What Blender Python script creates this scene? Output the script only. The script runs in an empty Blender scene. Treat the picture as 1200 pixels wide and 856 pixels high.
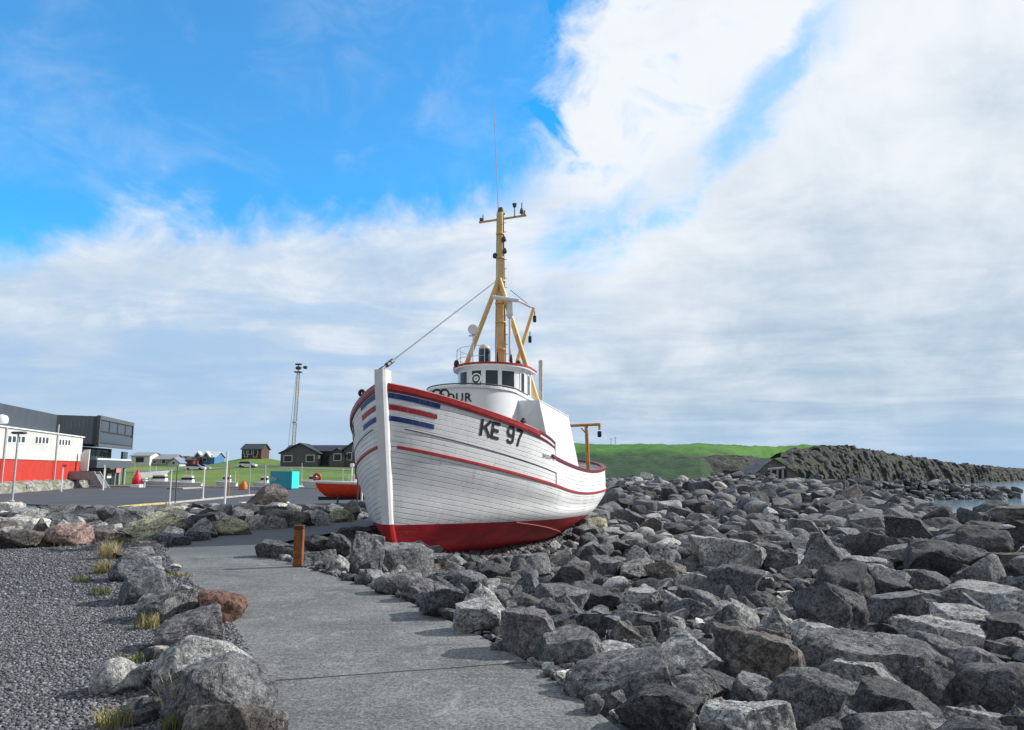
import bpy, math, random
import numpy as np
from mathutils import Vector, Matrix
R = math.radians
rng = np.random.default_rng(7)
random.seed(7)
scene = bpy.context.scene
COL = scene.collection

# ------------------------------------------------------------------ camera
F, PITCH, EYE = 850.0, math.atan(122 / 850), 1.65      # focal length in photo pixels, upward tilt, eye height
cam = bpy.data.cameras.new('camera')
cam.sensor_width = 36; cam.lens = 36 * F / 1200; cam.clip_start = 0.05; cam.clip_end = 30000
co = bpy.data.objects.new('camera', cam); COL.objects.link(co)
co.location = (0, 0, EYE); co.rotation_euler = (R(90) + PITCH, 0, 0)
scene.camera = co
# ------------------------------------------------------------------ light
SUN_AZ, SUN_EL = R(72), R(31.5)                           # azimuth clockwise from +Y
sd = Vector((math.sin(SUN_AZ) * math.cos(SUN_EL), math.cos(SUN_AZ) * math.cos(SUN_EL), math.sin(SUN_EL)))
sl = bpy.data.lights.new('sun', 'SUN'); sl.energy = 5.0; sl.angle = R(0.6); sl.color = (1, .965, .92)
so = bpy.data.objects.new('sun', sl); COL.objects.link(so)
so.rotation_euler = sd.to_track_quat('Z', 'Y').to_euler(); so.location = (40, 10, 40)
scene.view_settings.view_transform = 'Standard'; scene.view_settings.look = 'None'
scene.view_settings.exposure = 0.0; scene.view_settings.gamma = 1.0
scene.view_settings.use_curve_mapping = False


class N:
    """small expression builder for shader node trees"""
    def __init__(s, t): s.t = t
    def node(s, kind, **kw):
        n = s.t.nodes.new(kind)
        for k, v in kw.items(): setattr(n, k, v)
        return n
    def put(s, sock, v):
        if hasattr(v, 'node'): s.t.links.new(v, sock)
        elif isinstance(v, (tuple, list)) and sock.type == 'RGBA' and len(v) == 3: sock.default_value = (*v, 1)
        else: sock.default_value = v
    def m(s, op, a, b=None, c=None, clamp=False):
        n = s.node('ShaderNodeMath', operation=op, use_clamp=clamp)
        for i, v in enumerate((a, b, c)):
            if v is not None: s.put(n.inputs[i], v)
        return n.outputs[0]
    def vm(s, op, a, b=None, out=0):
        n = s.node('ShaderNodeVectorMath', operation=op)
        s.put(n.inputs[0], a)
        if b is not None: s.put(n.inputs[1], b)
        return n.outputs[out]
    def add(s, a, b): return s.m('ADD', a, b)
    def sub(s, a, b): return s.m('SUBTRACT', a, b)
    def mul(s, a, b): return s.m('MULTIPLY', a, b)
    def div(s, a, b): return s.m('DIVIDE', a, b)
    def ss(s, x, a, b, lo=0.0, hi=1.0):
        n = s.node('ShaderNodeMapRange', interpolation_type='SMOOTHSTEP')
        for i, v in enumerate((x, a, b, lo, hi)): s.put(n.inputs[i], v)
        return n.outputs[0]
    def lin(s, x, a, b, lo=0.0, hi=1.0):
        n = s.node('ShaderNodeMapRange')
        for i, v in enumerate((x, a, b, lo, hi)): s.put(n.inputs[i], v)
        return n.outputs[0]
    def noise(s, vec, scale, detail=4, rough=.55, dist=0.0, out=0):
        n = s.node('ShaderNodeTexNoise')
        if vec is not None: s.put(n.inputs['Vector'], vec)
        n.inputs['Scale'].default_value = scale; n.inputs['Detail'].default_value = detail
        n.inputs['Roughness'].default_value = rough; n.inputs['Distortion'].default_value = dist
        return n.outputs[out]
    def voro(s, vec, scale, feature='F1', out='Distance', rand=1.0):
        n = s.node('ShaderNodeTexVoronoi', feature=feature)
        if vec is not None: s.put(n.inputs['Vector'], vec)
        n.inputs['Scale'].default_value = scale; n.inputs['Randomness'].default_value = rand
        return n.outputs[out]
    def mix(s, f, a, b, mode='MIX'):
        n = s.node('ShaderNodeMix', data_type='RGBA', blend_type=mode)
        s.put(n.inputs[0], f); s.put(n.inputs[6], a); s.put(n.inputs[7], b)
        return n.outputs[2]
    def sep(s, v):
        n = s.node('ShaderNodeSeparateXYZ'); s.put(n.inputs[0], v); return n.outputs
    def comb(s, x, y, z):
        n = s.node('ShaderNodeCombineXYZ')
        for i, v in enumerate((x, y, z)): s.put(n.inputs[i], v)
        return n.outputs[0]
    def pos(s): return s.node('ShaderNodeNewGeometry').outputs['Position']
    def obj(s): return s.node('ShaderNodeTexCoord').outputs['Object']
    def uv(s): return s.node('ShaderNodeTexCoord').outputs['UV']
    def bump(s, h, strength=.5, dist=.02):
        n = s.node('ShaderNodeBump'); s.put(n.inputs['Height'], h)
        n.inputs['Strength'].default_value = strength; n.inputs['Distance'].default_value = dist
        return n.outputs[0]


# ------------------------------------------------------------------ sky: Nishita with a procedural cloud deck in world directions
w = bpy.data.worlds.new('World'); scene.world = w; w.use_nodes = True
nt = w.node_tree; nt.nodes.clear(); k = N(nt)
sky = k.node('ShaderNodeTexSky', sky_type='NISHITA', sun_disc=False)
sky.sun_elevation = SUN_EL; sky.sun_rotation = SUN_AZ; sky.air_density = 1.0; sky.dust_density = .3; sky.ozone_density = 2.5
d = k.node('ShaderNodeTexCoord').outputs['Generated']
dx, dy, dz = k.sep(d)
az = k.m('ARCTAN2', dx, dy)                               # radians, 0 = +Y, + = +X
el = k.m('ARCSINE', dz)
zz = k.add(k.m('MAXIMUM', dz, 0.0), .10)
pl = k.comb(k.div(dx, zz), k.div(dy, zz), 0.0)             # point on the cloud deck
ang = k.comb(az, el, 0.0)
big = k.noise(ang, 4.2, 6, .55, .35)
bigc = k.sub(big, .5)
fine = k.noise(k.vm('MULTIPLY', pl, (1.0, 1.35, 1.0)), .85, 9, .60, .45)
finec = k.sub(fine, .5)
wisp = k.sub(k.noise(k.comb(k.mul(az, 3.0), k.mul(el, 4.6), 2.0), 2.6, 9, .63, .9), .5)
lump = k.sub(k.noise(k.comb(az, k.mul(el, 1.3), 7.0), 9.0, 8, .60, .5), .5)
# clear sky: a wedge in the upper left, its lower edge bending down to the left
elb = k.sub(k.add(.350, k.mul(az, .06)), k.mul(k.mul(az, az), .17))
e1 = k.sub(k.sub(el, elb), k.add(k.mul(bigc, .16), k.add(k.mul(wisp, .06), k.mul(lump, .13))))
a1 = k.sub(k.add(k.add(.050, k.mul(k.sub(el, .35), .33)), k.add(k.mul(bigc, .20), k.add(k.mul(wisp, .07), k.mul(lump, .30)))), az)
clear = k.mul(k.ss(e1, -.03, .05), k.ss(a1, -.045, .075))
clear = k.mul(clear, k.mul(k.ss(az, -1.35, -.9), k.ss(el, 1.25, .95)))
# the diagonal rift through the right-hand clouds
rc = k.add(k.add(.288, k.mul(az, .17)), k.mul(k.mul(az, az), .9))
rd = k.m('ABSOLUTE', k.add(k.sub(el, rc), k.add(k.mul(wisp, .07), k.mul(lump, .13))))
rift = k.mul(k.ss(rd, .056, .002), k.mul(k.ss(az, .0, .09), k.ss(az, .50, .40)))
rift = k.mul(rift, k.ss(k.add(big, k.mul(lump, .6)), .26, .50))
veil = k.add(.06, k.mul(k.ss(k.add(k.mul(wisp, .8), k.mul(bigc, .8)), -.06, .36), .20))
cover = k.sub(1.0, k.m('MAXIMUM', k.mul(clear, k.sub(1.0, veil)), k.mul(rift, .60)), )
gap = k.mul(k.mul(k.ss(lump, .02, .20), k.ss(k.m('ABSOLUTE', k.sub(az, .17)), .20, .06)), k.ss(el, .34, .46))
cover = k.m('SUBTRACT', cover, k.mul(gap, .34), clamp=True)
lowstreak = k.sub(k.noise(k.comb(k.mul(az, 1.6), k.mul(el, 22.0), 5.0), 1.5, 6, .55, .6), .5)
shade = k.add(k.lin(el, .02, .46, .34, 1.0), k.add(k.add(k.mul(finec, 1.25), k.mul(lump, .95)), k.mul(bigc, .65)))
shade = k.add(shade, k.mul(k.mul(lowstreak, 1.1), k.ss(el, .30, .06)))
shade = k.sub(shade, k.mul(k.mul(k.ss(az, .22, .42), k.ss(el, .55, .25)), .16))
core = k.m('EXPONENT', k.mul(-1.0, k.add(k.m('POWER', k.div(k.sub(az, .18), .13), 2.0), k.m('POWER', k.div(k.sub(el, .42), .16), 2.0))))
shade = k.add(shade, k.mul(core, .16))
soft = k.mul(k.ss(az, .0, -.35), k.ss(el, .36, .12))      # smoother, thinner sheet low on the left
shade = k.add(k.mul(shade, k.sub(1.0, k.mul(soft, .5))), k.mul(soft, .17))
bright = k.ss(shade, -.05, 1.15)
ccol = k.mix(bright, (.415, .555, .705), (.90, .94, .985))
ccol = k.mix(k.mul(k.ss(el, .10, .0), .55), ccol, (.36, .575, .84))
ccol = k.mix(k.mul(soft, .60), ccol, (.47, .635, .83))
patch = k.mul(k.mul(k.ss(k.add(k.mul(finec, 1.2), k.mul(wisp, .5)), .16, -.14), k.ss(az, .22, -.05)), k.mul(k.ss(el, .42, .30), k.ss(el, .02, .12)))
ccol = k.mix(k.mul(patch, .42), ccol, (.29, .52, .86))
hil = k.mul(k.mul(k.ss(k.add(finec, k.mul(lump, .6)), .03, .22), k.ss(az, .30, .05)), k.ss(el, .08, .18))
ccol = k.mix(k.mul(hil, .45), ccol, (.86, .91, .97))
back = k.ss(k.m('ABSOLUTE', az), 1.15, 2.0)               # unseen cloud tone added behind the viewer to hold down ambient fill
ccol = k.mix(k.mul(back, .8), ccol, (.40, .44, .50))
blue = k.mix(1.0, sky.outputs[0], (.31, 1.85, 2.55), 'MULTIPLY')
bluen = k.node('ShaderNodeVectorMath', operation='SCALE'); k.put(bluen.inputs[0], blue); bluen.inputs['Scale'].default_value = 1.05
bg = k.node('ShaderNodeBackground'); bg.inputs['Strength'].default_value = .1
cl10 = k.node('ShaderNodeVectorMath', operation='SCALE'); k.put(cl10.inputs[0], ccol); cl10.inputs['Scale'].default_value = 10.0
k.put(bg.inputs['Color'], k.mix(cover, bluen.outputs[0], cl10.outputs[0]))
wo = k.node('ShaderNodeOutputWorld'); nt.links.new(bg.outputs[0], wo.inputs[0])

# ------------------------------------------------------------------ helpers
CP, SP = math.cos(PITCH), math.sin(PITCH)


def ray(px, py):
    x, u = (px - 600) / F, (428 - py) / F
    return np.array([x, CP - u * SP, SP + u * CP])


def proj(p):
    z = p[2] - EYE; dd = p[1] * CP + z * SP
    return 600 + F * p[0] / dd, 428 - F * (-p[1] * SP + z * CP) / dd


def at_z(px, py, z):
    r = ray(px, py); return r * ((z - EYE) / r[2]) + np.array([0, 0, EYE])


def at_y(px, py, y):
    r = ray(px, py); return r * (y / r[1]) + np.array([0, 0, EYE])


def tag(o, label=None, cat=None, group=None, kind=None):
    if label: o['label'] = label
    if cat: o['category'] = cat
    if group: o['group'] = group
    if kind: o['kind'] = kind
    return o


def empty(name, loc, rz=0.0):
    o = bpy.data.objects.new(name, None); COL.objects.link(o)
    o.location = tuple(float(c) for c in loc); o.rotation_euler = (0, 0, rz); o.empty_display_size = .2
    return o


class MB:
    """collects faces; build() links them as ONE mesh object (coordinates are local to the parent)"""
    def __init__(s): s.v = []; s.f = []; s.uv = None
    def face(s, pts):
        n = len(s.v); s.v += [tuple(map(float, p)) for p in pts]; s.f.append(list(range(n, n + len(pts)))); return s
    def grid(s, rows, close=False):
        n = len(s.v); h, wd = len(rows), len(rows[0])
        for r in rows: s.v += [tuple(map(float, p)) for p in r]
        for i in range(h - 1):
            for j in range(wd if close else wd - 1):
                j2 = (j + 1) % wd
                s.f.append([n + i * wd + j, n + i * wd + j2, n + (i + 1) * wd + j2, n + (i + 1) * wd + j])
        return s
    def box(s, c, sz, rz=0.0, taper=1.0, bev=0.0):
        x, y, z = sz[0] / 2, sz[1] / 2, sz[2] / 2; cs, sn = math.cos(rz), math.sin(rz)
        def P(a, b, cc): return (c[0] + a * cs - b * sn, c[1] + a * sn + b * cs, c[2] + cc)
        b_ = min(bev, x * .5, y * .5, z * .5)
        if b_ <= 0:
            n = len(s.v)
            s.v += [P(-x, -y, -z), P(x, -y, -z), P(x, y, -z), P(-x, y, -z), P(-x * taper, -y * taper, z), P(x * taper, -y * taper, z), P(x * taper, y * taper, z), P(-x * taper, y * taper, z)]
            s.f += [[n + i for i in q] for q in ([3, 2, 1, 0], [4, 5, 6, 7], [0, 1, 5, 4], [1, 2, 6, 5], [2, 3, 7, 6], [3, 0, 4, 7])]
        else:
            def ring(xx, yy, zz, t=1.0):
                return [P(a * t, b * t, zz) for a, b in ((-xx + b_, -yy), (xx - b_, -yy), (xx, -yy + b_), (xx, yy - b_), (xx - b_, yy), (-xx + b_, yy), (-xx, yy - b_), (-xx, -yy + b_))]
            rows = [ring(x - b_, y - b_, -z), ring(x, y, -z + b_), ring(x, y, z - b_, taper), ring(x - b_, y - b_, z, taper)]
            n = len(s.v); s.grid(rows, True)
            s.f.append([n + 7 - i for i in range(8)]); s.f.append([n + 24 + i for i in range(8)])
        return s
    def tube(s, a, b, r1, r2=None, n=10, cap=True):
        a, b = Vector(a), Vector(b); r2 = r1 if r2 is None else r2
        dd = (b - a)
        if dd.length < 1e-6: return s
        q = dd.to_track_quat('Z', 'Y'); rows = []
        for p, r in ((a, r1), (b, r2)):
            rows.append([p + q @ Vector((r * math.cos(t), r * math.sin(t), 0)) for t in np.linspace(0, 2 * math.pi, n, endpoint=False)])
        k0 = len(s.v); s.grid(rows, True)
        if cap:
            s.f.append([k0 + n - 1 - i for i in range(n)]); s.f.append([k0 + n + i for i in range(n)])
        return s
    def path(s, pts, r, n=8):
        for a, b in zip(pts[:-1], pts[1:]): s.tube(a, b, r, n=n)
        return s
    def lathe(s, c, prof, n=20):
        rows = [[(c[0] + r * math.cos(t), c[1] + r * math.sin(t), c[2] + z) for t in np.linspace(0, 2 * math.pi, n, endpoint=False)] for r, z in prof]
        k0 = len(s.v); s.grid(rows, True)
        s.f.append([k0 + n - 1 - i for i in range(n)]); e = k0 + (len(rows) - 1) * n; s.f.append([e + i for i in range(n)])
        return s
    def ring(s, c, axis, Rr, r, n=24, m=8):
        q = Vector(axis).to_track_quat('Z', 'Y'); c = Vector(c); rows = []
        for t in np.linspace(0, 2 * math.pi, n + 1):
            cc = Vector((math.cos(t), math.sin(t), 0))
            rows.append([c + q @ (cc * (Rr + r * math.cos(u)) + Vector((0, 0, r * math.sin(u)))) for u in np.linspace(0, 2 * math.pi, m, endpoint=False)])
        s.grid(rows, True); return s
    def prism(s, poly, z0, z1):
        n = len(s.v); k_ = len(poly)
        s.v += [(float(p[0]), float(p[1]), z0) for p in poly] + [(float(p[0]), float(p[1]), z1) for p in poly]
        s.f += [[n + i, n + (i + 1) % k_, n + k_ + (i + 1) % k_, n + k_ + i] for i in range(k_)]
        s.f.append([n + k_ - 1 - i for i in range(k_)]); s.f.append([n + k_ + i for i in range(k_)])
        return s
    def slab(s, poly, normal, th):
        """flat polygon given thickness th along normal"""
        nn = Vector(normal).normalized() * th; n = len(s.v); k_ = len(poly)
        s.v += [tuple(Vector(p)) for p in poly] + [tuple(Vector(p) + nn) for p in poly]
        s.f += [[n + i, n + (i + 1) % k_, n + k_ + (i + 1) % k_, n + k_ + i] for i in range(k_)]
        s.f.append([n + k_ - 1 - i for i in range(k_)]); s.f.append([n + k_ + i for i in range(k_)])
        return s
    def build(s, name, mat, parent=None, smooth=False, auto=None, off=True):
        me = bpy.data.meshes.new(name)
        vv = s.v
        if parent is not None and off:
            root = parent
            ox, oy, oz = 0, 0, 0
            while root is not None:
                ox += root.location.x; oy += root.location.y; oz += root.location.z; root = root.parent
            vv = [(a - ox, b - oy, c - oz) for a, b, c in vv]
        me.from_pydata(vv, [], s.f)
        import bmesh
        bm = bmesh.new(); bm.from_mesh(me); bmesh.ops.recalc_face_normals(bm, faces=bm.faces[:]); bm.to_mesh(me); bm.free()
        o = bpy.data.objects.new(name, me); COL.objects.link(o)
        if mat: me.materials.append(mat)
        if parent: o.parent = parent
        if smooth:
            me.shade_smooth() if hasattr(me, 'shade_smooth') else None
            if auto: me.set_sharp_from_angle(angle=R(auto))
        return o


def new_mat(name):
    m = bpy.data.materials.new(name); m.use_nodes = True
    t = m.node_tree; b = t.nodes['Principled BSDF']
    return m, N(t), b


def paint(name, col, rough=.5, var=.12, scale=6, bump=.1, metal=0.0, dirt=None, dirt_amt=.4, spec=.4):
    m, k, b = new_mat(name)
    p = k.obj()
    n1 = k.noise(p, scale, 6, .6)
    c = k.mix(k.ss(n1, .3, .7), tuple(x * (1 - var) for x in col), tuple(min(1, x * (1 + var)) for x in col))
    if dirt:
        n2 = k.noise(k.vm('MULTIPLY', p, (1.0, 1.0, .3)), scale * 1.7, 7, .65, .3)
        c = k.mix(k.mul(k.ss(n2, .52, .72), dirt_amt), c, dirt)
    k.put(b.inputs['Base Color'], c)
    k.put(b.inputs['Roughness'], k.lin(n1, 0, 1, max(0, rough - .12), min(1, rough + .12)))
    b.inputs['Metallic'].default_value = metal
    b.inputs['Specular IOR Level'].default_value = spec
    if bump: k.put(b.inputs['Normal'], k.bump(k.noise(p, scale * 8, 4), bump, .01))
    return m


def glass_mat(name, col=(.035, .045, .05)):
    m, k, b = new_mat(name)
    b.inputs['Base Color'].default_value = (*col, 1); b.inputs['Roughness'].default_value = .12
    b.inputs['Specular IOR Level'].default_value = .28
    k.put(b.inputs['Normal'], k.bump(k.noise(k.obj(), 3, 2), .05, .02))
    return m


M = {}
M['white'] = paint('white_paint', (.76, .77, .77), .45, .05, 3, .08, dirt=(.42, .38, .32), dirt_amt=.25)
M['white_clean'] = paint('white_panel', (.78, .79, .80), .4, .04, 2, .04)
M['red'] = paint('red_paint', (.38, .020, .022), .42, .22, 5, .15, dirt=(.16, .02, .02), dirt_amt=.5)
M['darkred'] = paint('dark_red_paint', (.20, .014, .022), .45, .2, 6, .12)
M['blue'] = paint('blue_paint', (.020, .055, .21), .45, .15, 6, .12)
M['black'] = paint('black_paint', (.015, .016, .018), .5, .2, 6, .1)
M['ochre'] = paint('ochre_paint', (.72, .50, .20), .5, .10, 4, .12, dirt=(.34, .15, .05), dirt_amt=.4)
M['rust'] = paint('rusty_steel', (.24, .085, .03), .85, .4, 9, .4, dirt=(.09, .03, .018), dirt_amt=.7)
M['rustochre'] = paint('rust_ochre', (.46, .22, .07), .75, .3, 7, .25, dirt=(.14, .05, .02), dirt_amt=.6)
M['teal'] = paint('teal_paint', (.020, .10, .135), .35, .2, 4, .05)
M['steel'] = paint('galvanised', (.50, .51, .52), .45, .15, 9, .1, .5)
M['darksteel'] = paint('dark_steel', (.075, .08, .085), .5, .25, 9, .15, .3)
M['cream'] = paint('cream_gel', (.62, .57, .47), .5, .1, 3, .05)
M['letter'] = paint('worn_black_lettering', (.012, .0125, .014), .6, .3, 9, .1, dirt=(.45, .46, .46), dirt_amt=.22)
M['stripe_red'] = paint('worn_red_stripe', (.36, .022, .03), .5, .2, 8, .1, dirt=(.6, .5, .5), dirt_amt=.3)
M['stripe_blue'] = paint('worn_blue_stripe', (.018, .048, .19), .5, .2, 8, .1, dirt=(.5, .54, .6), dirt_amt=.25)
M['glass'] = glass_mat('window_glass')
M['palewin'] = glass_mat('pale_glass', (.035, .05, .06))


# ------------------------------------------------------------------ terrain
def gp(px, py, z=0.0): p = at_z(px, py, z); return (p[0], p[1])


EDGE = [(4.2, -12), (2.0, -1.0)] + [gp(*q) for q in ((725, 856), (640, 790), (560, 745), (500, 716), (450, 694), (400, 679), (350, 664), (305, 647))]
INNER = [gp(*q) for q in ((318, 640), (345, 633), (385, 626), (425, 619.5))] + [(-4.0, 22.5), (-3.3, 26), (-1.2, 34)]
OUTER = [gp(*q) for q in ((318, 856), (300, 800), (290, 770), (268, 730), (232, 690), (205, 664), (192, 649), (205, 640), (245, 631), (300, 621.5), (355, 616.5), (400, 613), (428, 609))] + [(-5.0, 26), (-3.9, 30), (-2.4, 35)]
FIELD = np.array(EDGE + INNER + [(2, 60), (2, 130), (400, 400), (400, -12)])
EDGEL = np.array(EDGE + INNER)


def inside(P, poly):
    x, y = P[:, 0], P[:, 1]; c = np.zeros(len(P), bool); n = len(poly)
    for i in range(n):
        x0, y0 = poly[i]; x1, y1 = poly[(i + 1) % n]
        with np.errstate(divide='ignore', invalid='ignore'):
            q = ((y0 > y) != (y1 > y)) & (x < (x1 - x0) * (y - y0) / (y1 - y0 + 1e-12) + x0)
        c ^= q
    return c


def segdist(P, line):
    best = np.full(len(P), 1e9)
    for a, b in zip(line[:-1], line[1:]):
        a = np.array(a); b = np.array(b); ab = b - a
        t = np.clip(((P - a) @ ab) / (ab @ ab + 1e-12), 0, 1)
        best = np.minimum(best, np.hypot(*(P - (a + t[:, None] * ab)).T))
    return best


def sstep(x, a, b): t = np.clip((x - a) / (b - a), 0, 1); return t * t * (3 - 2 * t)


def hash3(ix, iy, iz, s):
    h = (ix.astype(np.int64) * 374761393 + iy.astype(np.int64) * 668265263 + iz.astype(np.int64) * 2147483647 + s * 1274126177) & 0xFFFFFFFF
    h = ((h ^ (h >> 13)) * 1274126177) & 0xFFFFFFFF
    h = ((h ^ (h >> 16)) * 2246822519) & 0xFFFFFFFF
    return ((h ^ (h >> 15)) & 0xFFFFFF) / float(0xFFFFFF)


def vnoise(P, s=0):
    i = np.floor(P).astype(np.int64); f = P - i; f = f * f * (3 - 2 * f); o = 0
    for a in (0, 1):
        for b in (0, 1):
            for c in (0, 1):
                wt = (f[:, 0] if a else 1 - f[:, 0]) * (f[:, 1] if b else 1 - f[:, 1]) * (f[:, 2] if c else 1 - f[:, 2])
                o = o + wt * hash3(i[:, 0] + a, i[:, 1] + b, i[:, 2] + c, s)
    return o * 2 - 1


def fbm(P, oct=4, s=0, rough=.5):
    o = 0; a = 1
    for k_ in range(oct): o = o + a * vnoise(P * 2 ** k_ + 17.3 * k_, s + k_); a *= rough
    return o


SEA_Z = -2.6


def terrain(XY):
    P = np.atleast_2d(np.asarray(XY, float))[:, :2]
    x, y = P[:, 0], P[:, 1]; D = np.hypot(x, y); aZ = x / np.maximum(y, .5)
    # landward side
    zl = -.8 * sstep(D, 21, 42)
    zl = zl + (-2.6) * sstep(D, 101, 104) * (1 - sstep(D, 133, 142)) + .5 * sstep(D, 128, 140)
    zl = zl + 2.7 * sstep(D, 138, 205) + 1.0 * sstep(D, 225, 275) + 1.0 * sstep(D, 262, 500) + 2.6 * np.exp(-((x + 77) / 10) ** 2 - ((y - 219) / 12) ** 2) + .2 * np.sin(x * .07 + y * .03) * sstep(D, 140, 160)
    # boulder field
    fd = inside(P, FIELD); e = segdist(P, EDGEL)
    zf = -1.1 * (1 - np.exp(-(e / 4.0) ** 1.4))
    mid = sstep(aZ, -.12, .02) * (1 - sstep(aZ, .40, .58))
    zf = zf + mid * (.9 * sstep(D, 30, 58) + .15 * sstep(D, 58, 75))
    zf = zf - 3.0 * sstep(aZ, .52, .66) * sstep(D, 45, 58) - 3.0 * sstep(aZ, .40, .50) * sstep(D, 66, 86)
    zf = zf + mid * (-.9 * sstep(D, 80, 95))
    zf = zf + .12 * fbm(np.stack([x, y, 0 * x], 1) * .35, 2, 5) * sstep(e, .8, 3)
    z = np.where(fd & (y > -12), zf, zl)
    z = np.where((~fd) & (y < -12), 0, z)
    return z


def th(x, y): return float(terrain([(x, y)])[0])


def on_ground(px, py, dmax=120):
    r = ray(px, py)
    t = np.concatenate([np.linspace(2.5, 30, 700), np.linspace(30.05, dmax, 900)]) / math.hypot(r[0], r[1])
    P = np.stack([r[0] * t, r[1] * t, EYE + r[2] * t], 1)
    h = terrain(P)
    i = np.argmax(P[:, 2] <= h)
    if P[i, 2] > h[i]: return None
    return P[i]


def ground_mat():
    m, k, b = new_mat('ground_soil')
    p = k.pos(); z = k.sep(p)
    v = k.node('ShaderNodeTexVoronoi'); k.put(v.inputs['Vector'], p); v.inputs['Scale'].default_value = 9
    g = k.sep(v.outputs['Color'])[0]
    n = k.noise(p, 1.3, 6)
    stone = k.mix(g, (.03, .032, .035), (.16, .16, .165))
    stone = k.mix(k.ss(n, .35, .7), stone, (.06, .055, .05))
    r = k.vm('LENGTH', k.vm('MULTIPLY', p, (1, 1, 0)), out=1)
    gn = k.add(k.noise(p, .05, 6, .6), k.mul(k.noise(p, .8, 5), .4))
    grass = k.mix(k.ss(gn, .45, .95), (.050, .135, .016), (.17, .235, .04))
    land = k.mul(k.ss(r, 134, 142), k.ss(z[0], -2, -12))
    k.put(b.inputs['Base Color'], k.mix(land, stone, grass)); b.inputs['Roughness'].default_value = .95
    k.put(b.inputs['Normal'], k.bump(v.outputs['Distance'], .7, .05))
    return m


rad = np.concatenate([np.linspace(.4, 30, 110), np.geomspace(30.5, 140, 90), np.geomspace(142, 420, 36), np.geomspace(460, 9000, 14)])
ths = np.concatenate([np.linspace(-.75, .75, 261), np.linspace(.8, 2 * math.pi - .8, 60)])
RR, TT = np.meshgrid(rad, ths, indexing='ij')
GX, GY = RR * np.sin(TT), RR * np.cos(TT)
GZ = terrain(np.stack([GX.ravel(), GY.ravel()], 1)).reshape(GX.shape) - .06
far_sea = (np.arctan2(GX, np.maximum(GY, -1e9)) > .40) & (RR > 60)
GZ = np.where(far_sea | ((RR > 100) & (GX > 0) & (GX / np.maximum(GY, .1) > .36)), np.minimum(GZ, -4.0), GZ)
b_ = MB(); b_.grid(np.stack([GX, GY, GZ], -1).tolist(), True)
b_.face([(GX[0, j], GY[0, j], GZ[0, j]) for j in range(GX.shape[1])])
tag(b_.build('ground', ground_mat(), smooth=True), kind='structure')


def water_mat(name, col, wave=.6):
    m, k, b = new_mat(name)
    p = k.pos(); b.inputs['Base Color'].default_value = (*col, 1); b.inputs['Roughness'].default_value = .12
    b.inputs['IOR'].default_value = 1.33
    k.put(b.inputs['Normal'], k.bump(k.add(k.noise(k.vm('MULTIPLY', p, (1, .45, 1)), wave, 5), k.noise(p, wave * 5, 3)), .05, .08))
    return m


b_ = MB(); b_.face([(26, -40, SEA_Z), (9000, -40, SEA_Z), (9000, 12000, SEA_Z), (26, 12000, SEA_Z)])
tag(b_.build('sea', water_mat('sea_water', (.17, .25, .31), .5)), kind='structure')
b_ = MB(); b_.face([(-160, 96, -2.2), (-8, 96, -2.2), (-8, 142, -2.2), (-160, 142, -2.2)])
tag(b_.build('harbour_water', water_mat('harbour_water', (.03, .05, .055))), kind='structure')


def sheet(name, poly, z, mat, step=None, drape=False, lift=0.004):
    """flat polygon as a triangulated sheet (ngon), or draped on the terrain as a fine grid"""
    import bmesh
    bm = bmesh.new(); vs = [bm.verts.new((p[0], p[1], z)) for p in poly]; bm.faces.new(vs)
    bmesh.ops.triangulate(bm, faces=bm.faces[:])
    if step:
        for _ in range(step): bmesh.ops.subdivide_edges(bm, edges=[e for e in bm.edges if e.calc_length() > .8], cuts=1); bmesh.ops.triangulate(bm, faces=bm.faces[:])
    if drape:
        XY = np.array([(v.co.x, v.co.y) for v in bm.verts]); hz = terrain(XY)
        for v, h in zip(bm.verts, hz): v.co.z = h + lift
    bmesh.ops.recalc_face_normals(bm, faces=bm.faces[:])
    for f_ in bm.faces:
        if f_.normal.z < 0: f_.normal_flip()
    me = bpy.data.meshes.new(name); bm.to_mesh(me); bm.free(); me.materials.append(mat)
    o = bpy.data.objects.new(name, me); COL.objects.link(o); tag(o, kind='structure'); return o


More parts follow.
